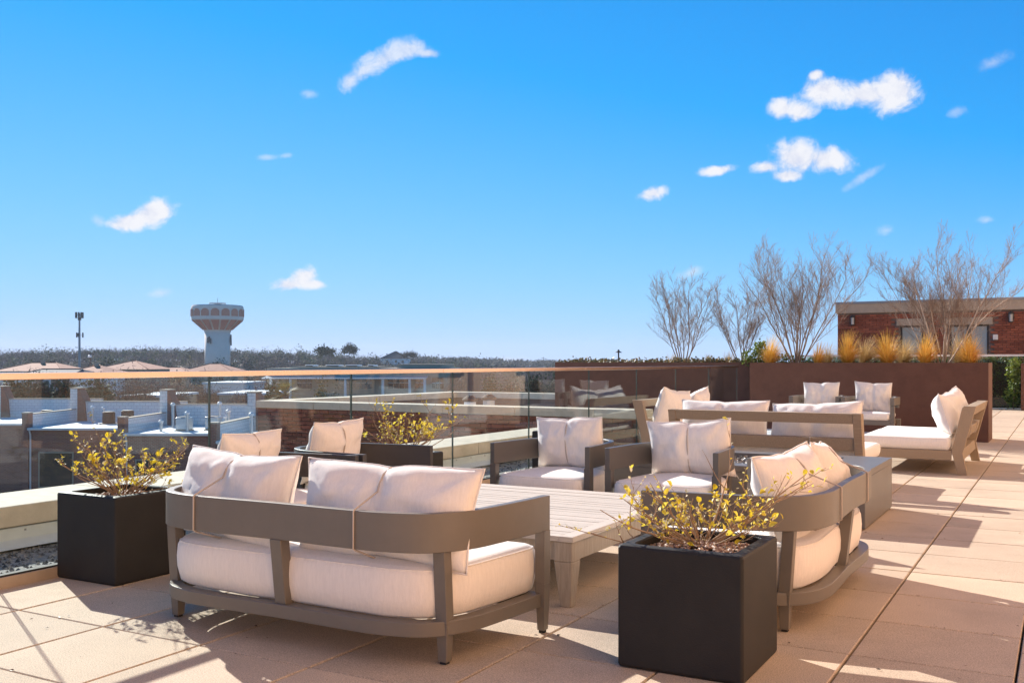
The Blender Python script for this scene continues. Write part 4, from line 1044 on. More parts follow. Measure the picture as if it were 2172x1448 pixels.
# ------------------------------------------------------------------ brick penthouse, hedge and far glass screen
def build_penthouse():
    Y = 31.0; xl = onY(1777, Y)[0]; xr = 4.5; d0 = onY(1777, Y)[1]; top = Zp(640, d0)
    root = tag(empty('brick_penthouse', (xl, Y, 0)), 'red brick rooftop penthouse with flat roof and glass doors on the right', 'building')
    zc = top - .36
    W_ = [(onY(1909, Y)[0], onY(1958, Y)[0]), (onY(2014, Y)[0], onY(2097, Y)[0])]; zh = Zp(691, 29.2)
    # wall core in pieces round the openings
    cuts = [0.0]
    core = MB(); prev = 0.0
    for a, b in W_:
        core.box((prev, .06, 0), (a - xl, .4, zc)); core.box((a - xl, .06, zh), (b - xl, .4, zc)); prev = b - xl
    core.box((prev, .06, 0), (xr - xl, .4, zc)); core.box((0.0, .4, 0), (.34, 7, zc))
    core.build('wall_core', M['mortar'], root)
    side = MB().box((-.012, .05, 0), (-.001, 7, zc)).build('side_wall', M['tbrick'], root)
    br = MB(); bw, bh, pitx, pitz = .194, .056, .204, .068; k = 0; z = 1.0
    while z < zc - bh:
        x = (0 if k % 2 == 0 else -.102)
        while x < xr - xl - .3:
            x0, x1 = max(x, 0), x + bw; X0, X1 = x0 + xl, x1 + xl; ok = x1 - x0 > .03
            if z + bh > 0 and ok:
                hit = False
                for a, b in W_:
                    if z < zh + .20 and X1 > a - .10 and X0 < b + .10 and (z + bh > zh or (X1 > a and X0 < b)): hit = True
                if not hit: br.box((x0, 0.008 + rnd.uniform(0, .005), z), (x1, .062, z + bh))
            x += pitx
        z += pitz; k += 1
    o = br.build('brickwork', M['brick2'], root); o['kind'] = 'stuff'
    MB().box((-.06, -.05, zc), (xr - xl, .45, zc + .28)).build('coping', M['copeband'], root, bevel=.01)
    MB().box((-.08, -.07, zc + .281), (xr - xl, .47, zc + .345)).build('coping_cap', M['steel'], root)
    MB().box((-.06, .451, zc - .02), (xr - xl, 7, zc + .25)).build('roof', M['white_roof'], root)
    for i, (a, b) in enumerate(W_):
        MB().box((a - xl - .10, -.012, zh + .002), (b - xl + .10, .10, zh + .20)).build('lintel', M['copeband'], root, bevel=.006)
        dr = MB(); f = .05
        dr.box((a - xl, .10, .02), (a - xl + f, .17, zh - .001)); dr.box((b - xl - f, .10, .02), (b - xl, .17, zh - .001)); dr.box((a - xl + f, .10, zh - f), (b - xl - f, .17, zh - .001))
        if i == 1: m_ = (a + b) / 2 - xl; dr.box((m_ - .06, .10, .02), (m_ + .06, .17, zh - f))
        w = dr.build('window' if i == 0 else 'glass_door', M['bronze'], root)
        if i == 0: MB().box((a - xl + f, .13, .02), (b - xl - f, .14, zh - f)).build('pane', M['pane'], w)
        else:
            for q0, q1 in ((a - xl + f, m_ - .06), (m_ + .06, b - xl - f)): MB().box((q0, .13, .02), (q1, .14, zh - f)).build('pane', M['pane'], w)
    tb = MB().box((onY(2106, Y)[0] - xl, -.03, Zp(722, 28.8)), (onY(2117, Y)[0] - xl, .008, Zp(711, 28.8))).build('wall_box', M['white'], root, bevel=.01)
    for n_, px, py in ((0, 1810, 680), (1, 2145, 673)):
        x, d = onY(px, Y); z = Zp(py, d)
        l = tag(empty('wall_lantern', (x, Y, z)), ('dark wall lantern near the left corner of the penthouse', 'dark wall lantern at the right of the penthouse doors')[n_], 'wall lamp', 'penthouse wall lanterns')
        MB().box((-.05, -.03, -.04), (.05, .007, .16)).build('back_plate', M['bronze'], l)
        MB().lathe([(.085, .09), (.075, .12), (.02, .17)], (0, -.12), 8).build('hood', M['bronze'], l)
        MB().lathe([(.042, -.12), (.05, .088)], (0, -.12), 8).build('lamp_glass', M['sheer'], l)
        MB().box((-.075, -.195, -.12), (-.055, -.175, .09)).build('cage_bar', M['bronze'], l); MB().box((.055, -.195, -.12), (.075, -.175, .09)).build('cage_bar', M['bronze'], l)
        MB().lathe([(.05, -.15), (.075, -.121)], (0, -.12), 8).build('base_ring', M['bronze'], l)
M['brick2'] = None
def island_brick(name, c1, c2):
    m = bpy.data.materials.new(name); m.use_nodes = True; nt = m.node_tree; N = nt.nodes; L = nt.links; b = N['Principled BSDF']
    g = N.new('ShaderNodeNewGeometry'); r = N.new('ShaderNodeValToRGB'); r.color_ramp.elements[0].color = (*c1, 1); r.color_ramp.elements[1].color = (*c2, 1)
    L.new(g.outputs['Random Per Island'], r.inputs[0]); L.new(r.outputs[0], b.inputs['Base Color']); b.inputs['Roughness'].default_value = .9; return m
M['brick2'] = island_brick('penthouse_brick', (0.19, 0.055, 0.033), (0.36, 0.115, 0.066))
M['pane'] = mat('door_glass', (0.33, 0.36, 0.34), 0.06, spec=0.9)
build_penthouse()
def build_side_facade():
    X = 1.6; root = tag(empty('brick_hall', (X, 10, 0)), 'sunlit orange brick facade, seen only as a reflection in the glass', 'building')
    Hh = 9.0  # inferred building; nearness, height and bright colours set for warm fill
    MB().box((.08, -1.5, 0), (.5, 20.9, Hh)).build('wall', M['stucco'], root)
    MB().box((-.06, -1.6, Hh), (.6, 20.95, Hh + .35)).build('cornice', M['copeband'], root, bevel=.02)
    MB().box((.501, -1.5, 0), (.9, -1.1, Hh - .01)).build('return_wall', M['obrick'], root)
    MB().box((.3, -26, 0), (.8, -1.501, Hh - .02)).build('added_fill_wall', M['obrick'], root)  # unseen near stretch added to carry warm fill to the foreground
    MB().box((.15, -26, Hh - .019), (.9, -1.61, Hh + .33)).build('cornice', M['copeband'], root, bevel=.02)
    y = -1.49
    while y < 19:
        MB().box((-.03, y, 0), (.079, y + 1.9, Hh - .001)).build('pier', M['obrick'], root)
        w = MB(); a, b = y + 2.2, y + 3.1
        w.box((.02, a, .9), (.079, a + .06, 2.4)); w.box((.02, b - .06, .9), (.079, b, 2.4)); w.box((.02, a + .06, 2.34), (.079, b - .06, 2.4)); w.box((.02, a + .06, .9), (.079, b - .06, .96))
        f = w.build('window', M['bronze'], root); MB().box((.05, a + .06, .96), (.06, b - .06, 2.34)).build('pane', M['sheer'], f)
        y += 3.4
M['obrick'] = brick_mat('orange_brick', (0.77, 0.43, 0.25), (0.84, 0.49, 0.29), (0.80, 0.58, 0.42))
M['stucco'] = mat('sunny_stucco', (0.83, 0.57, 0.38), 0.9, var=0.06, scale=1.5)
build_side_facade()
def build_far_screen():
    root = tag(empty('glass_screen', (-1, 28.62, 0)), 'low glass screen with a pale top rail in front of the hedge', 'screen')
    x0, x1 = onY(1700, 28.62)[0] + 1, 5.5
    MB().box((x0, -.02, 1.355), (x1, .02, 1.405)).build('top_rail', M['white'], root)
    x = x0
    while x < x1 - .2:
        e = min(x + 1.5, x1); MB().box((x + .01, -.006, .05), (e - .01, .006, 1.354)).build('glass_panel', M['glass'], root); x = e
    h = tag(empty('clipped_hedge', (-1, 29.3, 0)), 'clipped dark green hedge below the penthouse', 'hedge'); r = random.Random(2)
    MB().box((x0 + .1, -.36, 0), (x1, .36, 1.22)).build('dark_core', M['hedge_core'], h)  # solid dark box stands for the shaded inside of the hedge
    mb = MB()
    for i in range(15000):
        x = r.uniform(x0, x1); f = r.random()
        if f < .72: p = Vector((x, -.36 - r.uniform(0, .09), r.uniform(.02, 1.3)))
        else: p = Vector((x, r.uniform(-.42, .42), 1.22 + r.uniform(-.02, .12)))
        s = r.uniform(.03, .065); d1 = Vector((r.uniform(-1, 1), r.uniform(-1.2, .2), r.uniform(-.4, 1))).normalized(); d2 = d1.orthogonal().normalized() * s * .45; d1 *= s
        mb.add([p, p + d1 * .5 + d2, p + d1, p + d1 * .5 - d2], [(0, 1, 2, 3)])
    mb.build('foliage', M['hedge'], h)
    leafy_shrub(-1.15, 28.2, 0, [(.0, 0, .35, .22, .2, .35), (.05, 0, .95, .22, .2, .35)], 420, .07, 'light green climbing shrub beside the right-edge steel planter', seed=14)
build_far_screen()

# ------------------------------------------------------------------ the town beyond: frame along the viewing direction
def cam_frame(px, d, turn=0.0):
    x, y = W(px, d); return (x, y), YAW + turn
def fw(u, d): p = d * FWD + u * RGT; return float(p[0]), float(p[1])
TURN = 0.0
def build_townhouses():
    zr, zp, zg = -2.85, -2.0, GROUND; zq = -1.47
    names = ['red brick townhouse roof at the far left edge with a rooftop condenser', 'townhouse with two dark condensers on its white roof, left of the shrub', 'townhouse with metal vent pipes on its white roof, behind the yellow shrub', 'townhouse roof with white vents just left of the brick wing']
    us = [(-38.0, -30.3, 65.8, 73.2), (-30.3, -22.5, 61.3, 68.5), (-22.5, -15.6, 56.6, 63.9), (-15.6, -8.8, 51.2, 59.2)]
    hv = random.Random(9)
    for k, (u0, u1, d0, d1) in enumerate(us):
        cx, cy = fw((u0 + u1) / 2 , d0)
        root = tag(empty('townhouse', (cx, cy, 0), YAW + TURN), names[k], 'house', 'row of white-roofed townhouses'); w = (u1 - u0) / 2; D = d1 - d0
        MB().box((-w, 0, zg), (w - .002, .3, zr - .02)).build('front_wall', M['tbrick'], root)
        MB().box((-w + .02, .3, zg), (w - .02, D, zr - .05)).build('house_body', M['tbrick'], root)
        MB().box((-w + .30, -.12, zr - .045), (w - .01, D - .3, zr)).build('roof', M['white_roof'], root)
        MB().box((-w + .30, -.26, zr - .16), (w - .02, -.122, zr - .01)).build('gutter', M['white'], root, bevel=.03)
        MB().tube([(-w + .42, -.19, zr - .16), (-w + .42, -.05, zr - .45), (-w + .42, -.05, zg)], .055, 8).build('downpipe', M['white'], root)
        MB().box((-w, D - .28, zr - .05), (w, D, zq - .06)).build('rear_parapet', M['white_wall'], root)
        MB().box((-w - .02, D - .33, zq - .058), (w + .02, D + .03, zq)).build('rear_coping', M['copeband'], root)
        # party wall with brick pier ends and a taller chimney pier at the back
        MB().box((-w, .42, zr - .06), (-w + .28, D - .29, zp - .06)).build('party_wall', M['white_wall'], root)
        MB().box((-w - .03, .42, zp - .058), (-w + .31, D - .34, zp)).build('party_coping', M['copeband'], root)
        MB().box((-w - .06, -.16, zg), (-w + .34, .42, zp + .02)).build('pier', M['tbrick'], root)
        MB().box((-w - .08, -.18, zp + .021), (-w + .36, .44, zp + .09)).build('pier_cap', M['copeband'], root)
        MB().prism([(-w - .1, zr), (-w + .95, zr), (-w + .82, zq), (-w + .42, zq + .85), (-w - .1, zq + .85)], 'y', D - .50, D + .6).build('chimney_pier', M['tbrick'], root)
        MB().box((-w - .12, D - .52, zr), (-w + .36, D - .502, zq + .84)).build('painted_pier_face', M['white_wall'], root)
        MB().box((-w - .16, D - .56, zq + .851), (-w + .50, D + .65, zq + .92)).build('pier_cap', M['copeband'], root)
        # windows in the wall towards the camera
        for (a, b, z0, z1, big) in ((-w + .9, -w + 3.1, -6.6, -4.35, 1), (w - 1.9, w - .7, -6.4, -4.5, 0)):
            fr = MB(); t = .09
            fr.box((a, -.05, z0), (a + t, .05, z1)); fr.box((b - t, -.05, z0), (b, .05, z1)); fr.box((a + t, -.05, z1 - t), (b - t, .05, z1)); fr.box((a + t, -.05, z0), (b - t, .05, z0 + t))
            if not big: m_ = (a + b) / 2; fr.box((m_ - .03, -.05, z0 + t), (m_ + .03, .05, z1 - t))
            wn = fr.build('window', M['tan'] if big else M['white'], root)
            if big: MB().box((a + t, -.02, z0 + t), (b - t, -.01, z1 - t)).build('pane', M['window'], wn)
            else:
                for q0, q1 in ((a + t, m_ - .03), (m_ + .03, b - t)): MB().box((q0, -.02, z0 + t), (q1, -.01, z1 - t)).build('pane', M['sheer'], wn)
        # roof equipment
        eq = {0: [(2.6, 1.2, 0)], 1: [(-.1, 3.6, 0), (1.25, 3.3, 1)], 2: [(-.4, 2.0, 2), (1.15, 2.6, 2)], 3: []}[k]
        for (x, y, kind) in eq:
            p = fwl(root, x, y); ac = tag(empty('condenser', (p[0], p[1], zr), YAW + TURN), {(0, 0): 'grey condenser unit on the far-left townhouse roof', (1, 0): 'squat dark condenser on the second townhouse roof, left one', (1, 1): 'tall dark condenser on the second townhouse roof, right one', (2, 2): 'louvred pale condenser on the third townhouse roof'}[(k, kind)] + (', beside the vent pipes' if k == 2 and x > 0 else (', left one' if k == 2 else '')), 'condenser', 'rooftop condensers')
            h = (.78, .88, .80)[kind]; s = .40
            (MB().lathe([(s, .06), (s, h - .03), (s - .03, h)], n=24) if kind < 2 else MB().box((-s, -s, .06), (s, s, h))).build('cabinet', M['ac'] if kind < 2 else M['galv'], ac, bevel=0 if kind < 2 else .05)
            MB().lathe([(.34, h + .001), (.34, h + .03), (.1, h + .045)], n=20).build('fan_guard', M['dark'], ac)
            MB().box((-s - .05, -s - .05, 0), (s + .05, s + .05, .058)).build('pad', M['copeband'], ac)
            lv = MB()
            for q in range(8 if kind == 2 else 0): lv.box((-s + .05, -s - .012, .14 + q * (h - .25) / 8), (s - .05, -s - .001, .14 + q * (h - .25) / 8 + .03))
            if kind == 2: lv.build('louvres', M['dark'] if kind < 2 else M['white'], ac)
        pipes = {0: [], 1: [(-1.6, 4.6), (-1.2, 5.4), (.62, 4.4)], 2: [(-1.9, 4.4), (-1.5, 1.2), (.1, 1.0), (.75, 5.2), (1.3, 4.6), (2.1, 2.4)], 3: [(-2.1, 3.0), (-1.0, 4.2), (-.3, 5.2), (.1, 5.8)]}[k]
        for j, (x, y) in enumerate(pipes):
            p = fwl(root, x, y); hh = hv.uniform(.5, 1.5); v = tag(empty('vent_pipe', (p[0], p[1], zr)), 'metal vent pipe on the %s townhouse roof, %s from the left' % (('first', 'second', 'third', 'fourth')[k], ('first', 'second', 'third', 'fourth', 'fifth', 'sixth')[j]), 'vent pipe', 'townhouse vent pipes')
            MB().lathe([(.09, 0), (.09, hh)], n=10).build('pipe', M['galv'], v); MB().lathe([(.14, hh), (.15, hh + .12), (.05, hh + .2)], n=10).build('cap', M['white'], v)
def fwl(root, x, y):
    c, s = math.cos(root.rotation_euler[2]), math.sin(root.rotation_euler[2])
    return root.location.x + x * c - y * s, root.location.y + x * s + y * c
build_townhouses()

def hip_house(px0, px1, d, py_ridge, py_eave, label, depth=12, ridge=.35, wall='white', roof='roof_tile', turn=0.0, chim=False):
    c = (px0 + px1) / 2; (x, y), rz = cam_frame(c, d, turn); w = (px1 - px0) / 2 / PXF * d; zr, ze = Zp(py_ridge, d + depth / 2), Zp(py_eave, d)
    root = tag(empty('tile_roof_house', (x, y, 0), rz), label, 'house', 'hip-roofed houses before the wooded hill'); rl = w * ridge; D = depth
    MB().box((-w + .6, .6, GROUND), (w - .6, D - .6, ze - .05)).build('wall', M[wall], root)
    r = MB().add([(-w, 0, ze), (w, 0, ze), (w, D, ze), (-w, D, ze), (-rl, D / 2, zr), (rl, D / 2, zr)], [(0, 1, 5, 4), (1, 2, 5), (2, 3, 4, 5), (3, 0, 4), (3, 2, 1, 0)]).build('roof', M[roof], root)
    MB().tube([(-rl, D / 2, zr + .02), (rl, D / 2, zr + .02)], .14, 6).build('ridge_tiles', M[roof], r)
    for s in (-1, 1): MB().tube([(s * rl, D / 2, zr + .02), (s * w, 0, ze + .02)], .12, 6).build('hip_tiles', M[roof], r)
    if chim: MB().box((-.35, D / 2 - 1.0, zr - 1), (.35, D / 2 - .3, zr + .55)).build('chimney', M['tan'], r)
    for q in (-.5, .1, .55):
        wn = MB().box((q * w - .6, .52, ze - 2.4), (q * w + .6, .598, ze - 1.0)).build('window', M['window'], root)
hip_house(-20, 132, 210, 769, 787, 'broad clay-tiled house roof at the far left', 16, .35, chim=True)
hip_house(138, 222, 190, 774, 790, 'small clay-tiled house roof just left of the utility pole', 12, .08, chim=True)
hip_house(196, 314, 215, 765, 783, 'clay-tiled house with a peaked roof left of the water tower', 16, .06, wall='tan')
hip_house(385, 492, 260, 771, 786, 'clay-tiled house roof at the foot of the water tower', 14, .2, wall='tan')
hip_house(52, 162, 170, 783, 791, 'low dark-roofed house in front of the clay-tiled ones', 9, .8, roof='slate')
hip_house(305, 398, 235, 779, 789, 'low clay-tiled roof between the peaked house and the tower', 12, .3, wall='tan')
hip_house(1205 - 400, 1268 - 400, 560, 745, 760, 'dark gabled roof peeking out of the hill wood', 14, .05, roof='slate')

def build_water_tower():
    d = 490; (x, y), rz = cam_frame(461.5, d); s = d / PXF
    root = tag(empty('water_tower', (x, y, 0), rz), 'pedestal water tower with terracotta arches round its tank', 'water tower')
    z = lambda py: Zp(py, d)
    Rt = 53.5 * s; Rs = 26.2 * s
    MB().lathe([(Rs, GROUND), (Rs, z(703))], n=48).build('shaft', M['concrete'], root, smooth=True)
    MB().lathe([(Rs * 1.05, z(704)), (Rs * 1.06, z(701.5)), (Rs * 1.05, z(701))], n=48).build('collar', M['concrete'], root)
    MB().lathe([(Rs * 1.04, z(701.2)), (Rt * .995, z(678))], n=64).build('cone', M['concrete'], root)
    MB().lathe([(Rt, z(678.2)), (Rt, z(653)), (Rt * .985, z(650)), (Rt * .95, z(648.6)), (Rt * .5, z(647.6)), (.1, z(647))], n=64).build('tank', M['concrete'], root, smooth=False)
    MB().lathe([(Rt * .965, z(649.2)), (Rt * .958, z(648.2))], n=64).build('roof_edge', M['steel'], root)
    n = 16; off = math.pi / n
    for k in range(n):
        a = 2 * math.pi * k / n + off - math.pi / 2; hw = math.pi / n * .80
        # arch panel, slightly proud of the tank
        zb, zs_, r_ = z(671.5), z(663.0), Rt + .32
        pr = [(-hw, zb), (hw, zb)]; q = [(hw * math.cos(t), zs_ + (z(656) - zs_) * math.sin(t)) for t in np.linspace(0, math.pi, 13)]
        poly = pr + q; vs = []; m_ = len(poly)
        for rr_ in (r_, r_ - .7):
            for (t, zz) in poly: vs.append((rr_ * math.cos(a + t), rr_ * math.sin(a + t), zz))
        MB().add(vs, [tuple(range(m_))] + [(i, m_ + i, m_ + (i + 1) % m_, (i + 1) % m_) for i in range(m_)]).build('arch_panel', M['terracotta'], root)
        # panel on the cone
        c0, c1 = .80, .74; vs = []
        for (f, cc) in ((.06, .70), (.93, .80)):
            R0 = Rs * 1.04 + (Rt * .995 - Rs * 1.04) * f + .34; zz = z(701.2) + (z(678) - z(701.2)) * f - .05
            for t in (-1, 1): vs.append((R0 * math.cos(a + t * math.pi / n * cc), R0 * math.sin(a + t * math.pi / n * cc), zz))
        MB().add(vs, [(0, 1, 3, 2)]).build('cone_panel', M['terracotta'], root)
    rl = MB(); rr_ = 17 * s
    pts = [(rr_ * math.cos(t), rr_ * math.sin(t), z(643.2)) for t in np.linspace(0, 2 * math.pi, 25)]
    rl.tube(pts, .16, 5, cap=False)
    for t in np.linspace(0, 2 * math.pi, 9)[:-1]: rl.tube([(rr_ * math.cos(t), rr_ * math.sin(t), z(648.3)), (rr_ * math.cos(t), rr_ * math.sin(t), z(643))], .12, 4)
    rl.tube([(0, 0, z(648)), (0, 0, z(632))], .12, 4); rl.box((-1.2, -1.2, z(648)), (1.6, 1.2, z(643.5)))
    rl.build('roof_railing', M['steel'], root)
    for (a0, dz) in ((-2.05, 0), (-1.92, .6), (-1.80, -.4), (.02, 0), (.0, 1.6), (.05, -1.2), (-.06, .4)):
        an = MB().box((-.3, -.25, -1.3), (.3, .25, 1.3)); o = an.build('antenna', M['dark'], root)
        o.location = ((Rs + .5) * math.cos(a0), (Rs + .5) * math.sin(a0), z(722) + dz); o.rotation_euler = (0, 0, a0)
build_water_tower()
def build_mast():
    d = 300; (x, y), rz = cam_frame(168.5, d); root = tag(empty('cell_mast', (x, y, 0), rz), 'tall slim cell mast with antenna clusters left of the water tower', 'mast'); z = lambda p: Zp(p, d)
    MB().tube([(0, 0, GROUND), (0, 0, z(715)), (0, 0, z(664))], [.40, .32, .24], 10).build('pole', M['steel'], root)
    r = random.Random(3)
    for k in range(9):
        a = 2 * math.pi * k / 9; q = 1.05; MB().box((-.16, -.1, -.95), (.16, .1, .85)).build('antenna', M['dark'], root, (q * math.cos(a), q * math.sin(a), z(668)))
    b = MB()
    for k in range(3):
        a = 2 * math.pi * k / 3; b.tube([(0, 0, z(668)), (1.1 * math.cos(a), 1.1 * math.sin(a), z(668))], .07, 4); b.tube([(0, 0, z(711)), (1.0 * math.cos(a), 1.0 * math.sin(a), z(711))], .07, 4)
    b.tube([(1.05 * math.cos(t), 1.05 * math.sin(t), z(668)) for t in np.linspace(0, 6.283, 13)], .05, 4); b.build('antenna_ring', M['steel'], root)
    for k in range(3):
        a = 2 * math.pi * k / 3 + .1; MB().box((-.18, -.12, -.75), (.18, .12, .75)).build('antenna', M['dark'], root, (1.0 * math.cos(a), 1.0 * math.sin(a), z(710.5)))
    MB().box((-.45, -.7, z(713)), (.1, -.3, z(707))).build('radio_box', M['dark'], root)
    MB().box((-.3, -.5, z(679)), (.4, .4, z(673.5))).build('radio_box', M['dark'], root)
build_mast()
def build_pole():
    d = 230; (x, y), rz = cam_frame(191.5, d); root = tag(empty('utility_pole', (x, y, 0), rz), 'short utility pole with a pale transformer, right of the cell mast', 'pole'); z = lambda p: Zp(p, d)
    MB().tube([(0, 0, GROUND), (0, 0, z(749))], [.2, .15], 8).build('post', M['bark_dark'], root)
    MB().box((-.9, -.06, z(751.5)), (.9, .06, z(750))).build('crossarm', M['bark_dark'], root); MB().lathe([(.42, z(758)), (.42, z(753.5)), (.2, z(752.8))], (.0, -.35), 12).build('transformer', M['white'], root)
build_pole()

def build_commercial():
    d = 155; (x, y), rz = cam_frame(750, d, R(-4)); s = d / PXF; root = tag(empty('commercial_building', (x, y, 0), rz), 'low tan commercial building with metal canopy and roof units behind the glass', 'building'); z = lambda p: Zp(p, d)
    w = 196 * s
    X = lambda px: (px - 750) * s
    MB().box((X(556), 1.5, GROUND), (X(946), 20, z(780.5))).build('wall', M['tan'], root)
    MB().box((X(600), 3, z(780)), (X(792), 16, z(777.5))).build('upper_roof', M['tan'], root)
    MB().box((X(837), 2.5, z(780)), (X(934), 18, z(773.2))).build('penthouse_block', M['tan'], root)
    MB().box((X(835), 2.4, z(773.1)), (X(936), 18.1, z(772.2))).build('parapet_cap', M['copeband'], root)
    c = MB(); n = 90
    for k in range(n):
        a = X(556) + (X(908) - X(556)) * k / n; b = a + (X(908) - X(556)) / n * .62
        c.add([(a, -1.2, z(802)), (b, -1.2, z(802)), (b, 2.0, z(796)), (a, 2.0, z(796)), (a, -1.2, z(802) - .12), (b, -1.2, z(802) - .12), (b, 2, z(796) - .12), (a, 2, z(796) - .12)], [(0, 1, 2, 3), (7, 6, 5, 4), (0, 4, 5, 1), (1, 5, 6, 2), (3, 2, 6, 7), (0, 3, 7, 4)])
    c.build('canopy_ribs', M['corr'], root)
    MB().add([(X(556), -1.15, z(802.4)), (X(910), -1.15, z(802.4)), (X(900), 2, z(796.4)), (X(556), 2, z(796.4))], [(0, 1, 2, 3)]).build('canopy_sheet', M['steel'], root)
    for px in (575, 617, 735, 815, 872, 904): MB().box((X(px) - .18, -1.0, GROUND), (X(px) + .18, -.6, z(803))).build('column', M['white'], root)
    groups = [(560, 612, 'window', 5), (622, 655, 'window', 3), (712, 786, 'teal', 6), (820, 868, 'window', 4), (878, 900, 'window', 2), (914, 940, 'window', 3)]
    for a, b, m_, k in groups:
        for q in range(k):
            p0 = X(a + (b - a) * q / k) + .06; p1 = X(a + (b - a) * (q + 1) / k) - .06
            f = MB().box((p0, 1.40, z(824)), (p1, 1.498, z(800))).build('window', M[m_], root)
            MB().box((p0, 1.36, z(812) - .05), (p1, 1.399, z(812) + .05)).build('transom', M['white'], f)
    for px0, px1 in ((622, 642), (668, 700), (712, 742), (762, 778)):
        f = MB().box((X(px0), 6, z(777.3)), (X(px1), 9, z(773.8))).build('roof_unit', M['white'], root, bevel=.2)
        MB().box((X(px0) + .12, 5.97, z(777.0)), (X(px1) - .2, 5.995, z(775.0))).build('grille', M['ac'], f)
    MB().box((X(946), 6, GROUND), (X(1012), 22, z(784))).build('reflection_block', M['tbrick'], root)  # brick-coloured block built in place of an orange reflection in the glass
    MB().box((X(945), 5.9, z(784) + .001), (X(1013), 22, z(782.8))).build('reflection_coping', M['white'], root)
build_commercial()

# flat white roofs of low shops among the trees
def low_shop(px0, px1, d, py0, label, wall='white'):
    (x, y), rz = cam_frame((px0 + px1) / 2, d); w = (px1 - px0) / 2 * d / PXF; z = Zp(py0, d); root = tag(empty('low_shop', (x, y, 0), rz), label, 'building', 'flat white-roofed shops among the trees')
    MB().box((-w, 0, GROUND), (w, 12, z - .25)).build('wall', M[wall], root); MB().box((-w - .2, -.2, z - .249), (w + .2, 12.2, z)).build('roof', M['white_roof'], root)
    for q in (-.6, 0, .6): MB().box((q * w - 1, -.05, GROUND + .5), (q * w + 1, -.002, z - 1.6)).build('shop_window', M['window'], root)
low_shop(258, 345, 112, 838, 'flat white roof between the bare trees, above the townhouses', 'tan')
low_shop(432, 516, 140, 811, 'pale flat roof behind the clipped olive-green tree', 'white')
low_shop(465, 560, 122, 833, 'low pale roof edge left of the palm', 'tan')

# ------------------------------------------------------------------ vegetation of the town
def add_tint(me, cols):
    at = me.color_attributes.new('tint', 'FLOAT_COLOR', 'POINT'); at.data.foreach_set('color', np.asarray(cols, dtype=np.float32).ravel())
def crown_tris(rs, c, rx, ry, rz, n, size, col, twig=0.0, jit=.25, lobes=7):
    # leaf-sized triangles spread through uneven lobes; twig>0 makes them long and thin
    L = rs.normal(size=(lobes, 3)); L /= np.linalg.norm(L, axis=1)[:, None]; L *= rs.uniform(.25, .75, (lobes, 1)); L[:, 2] = np.abs(L[:, 2]) * .9 - .15
    k = rs.integers(0, lobes, n); p = L[k] + rs.normal(size=(n, 3)) * .24
    p = p * np.array([rx, ry, rz]) + np.array(c)
    d1 = rs.normal(size=(n, 3)); d1[:, 2] += twig * 1.6; d1 /= np.linalg.norm(d1, axis=1)[:, None]
    d2 = np.cross(d1, rs.normal(size=(n, 3))); d2 /= np.maximum(np.linalg.norm(d2, axis=1)[:, None], 1e-6)
    s = size * rs.uniform(.6, 1.4, (n, 1)); ln = 1 + 2.6 * twig; wd = .55 / (1 + 3.5 * twig)
    v = np.stack([p - d2 * s * wd, p + d2 * s * wd, p + d1 * s * ln], 1).reshape(-1, 3)
    cc = np.array(col)[None] * (1 + rs.uniform(-jit, jit, (n, 1))); cc = np.concatenate([cc, np.ones((n, 1))], 1)
    return v, np.repeat(cc, 3, 0)
def tris_obj(name, vs, cs, parent=None, matn='foliage'):
    v = np.concatenate(vs); c = np.concatenate(cs); n = len(v) // 3
    me = bpy.data.meshes.new(name); me.vertices.add(len(v)); me.vertices.foreach_set('co', v.astype(np.float32).ravel())
    me.loops.add(3 * n); me.loops.foreach_set('vertex_index', np.arange(3 * n, dtype=np.int32))
    me.polygons.add(n); me.polygons.foreach_set('loop_start', np.arange(0, 3 * n, 3, dtype=np.int32)); me.polygons.foreach_set('loop_total', np.full(n, 3, dtype=np.int32))
    me.update(calc_edges=True); me.materials.append(M[matn]); add_tint(me, c)
    o = bpy.data.objects.new(name, me); COL.objects.link(o)
    if parent is not None: o.parent = parent
    return o
RS = np.random.default_rng(12)
BROWN = [(.19, .132, .122), (.165, .125, .135), (.205, .148, .118), (.155, .118, .125), (.22, .16, .115), (.185, .122, .10)]
OLIVE = [(.14, .15, .065), (.18, .175, .085), (.11, .13, .065)]
EVER = [(.055, .085, .042), (.068, .098, .048), (.052, .080, .055)]
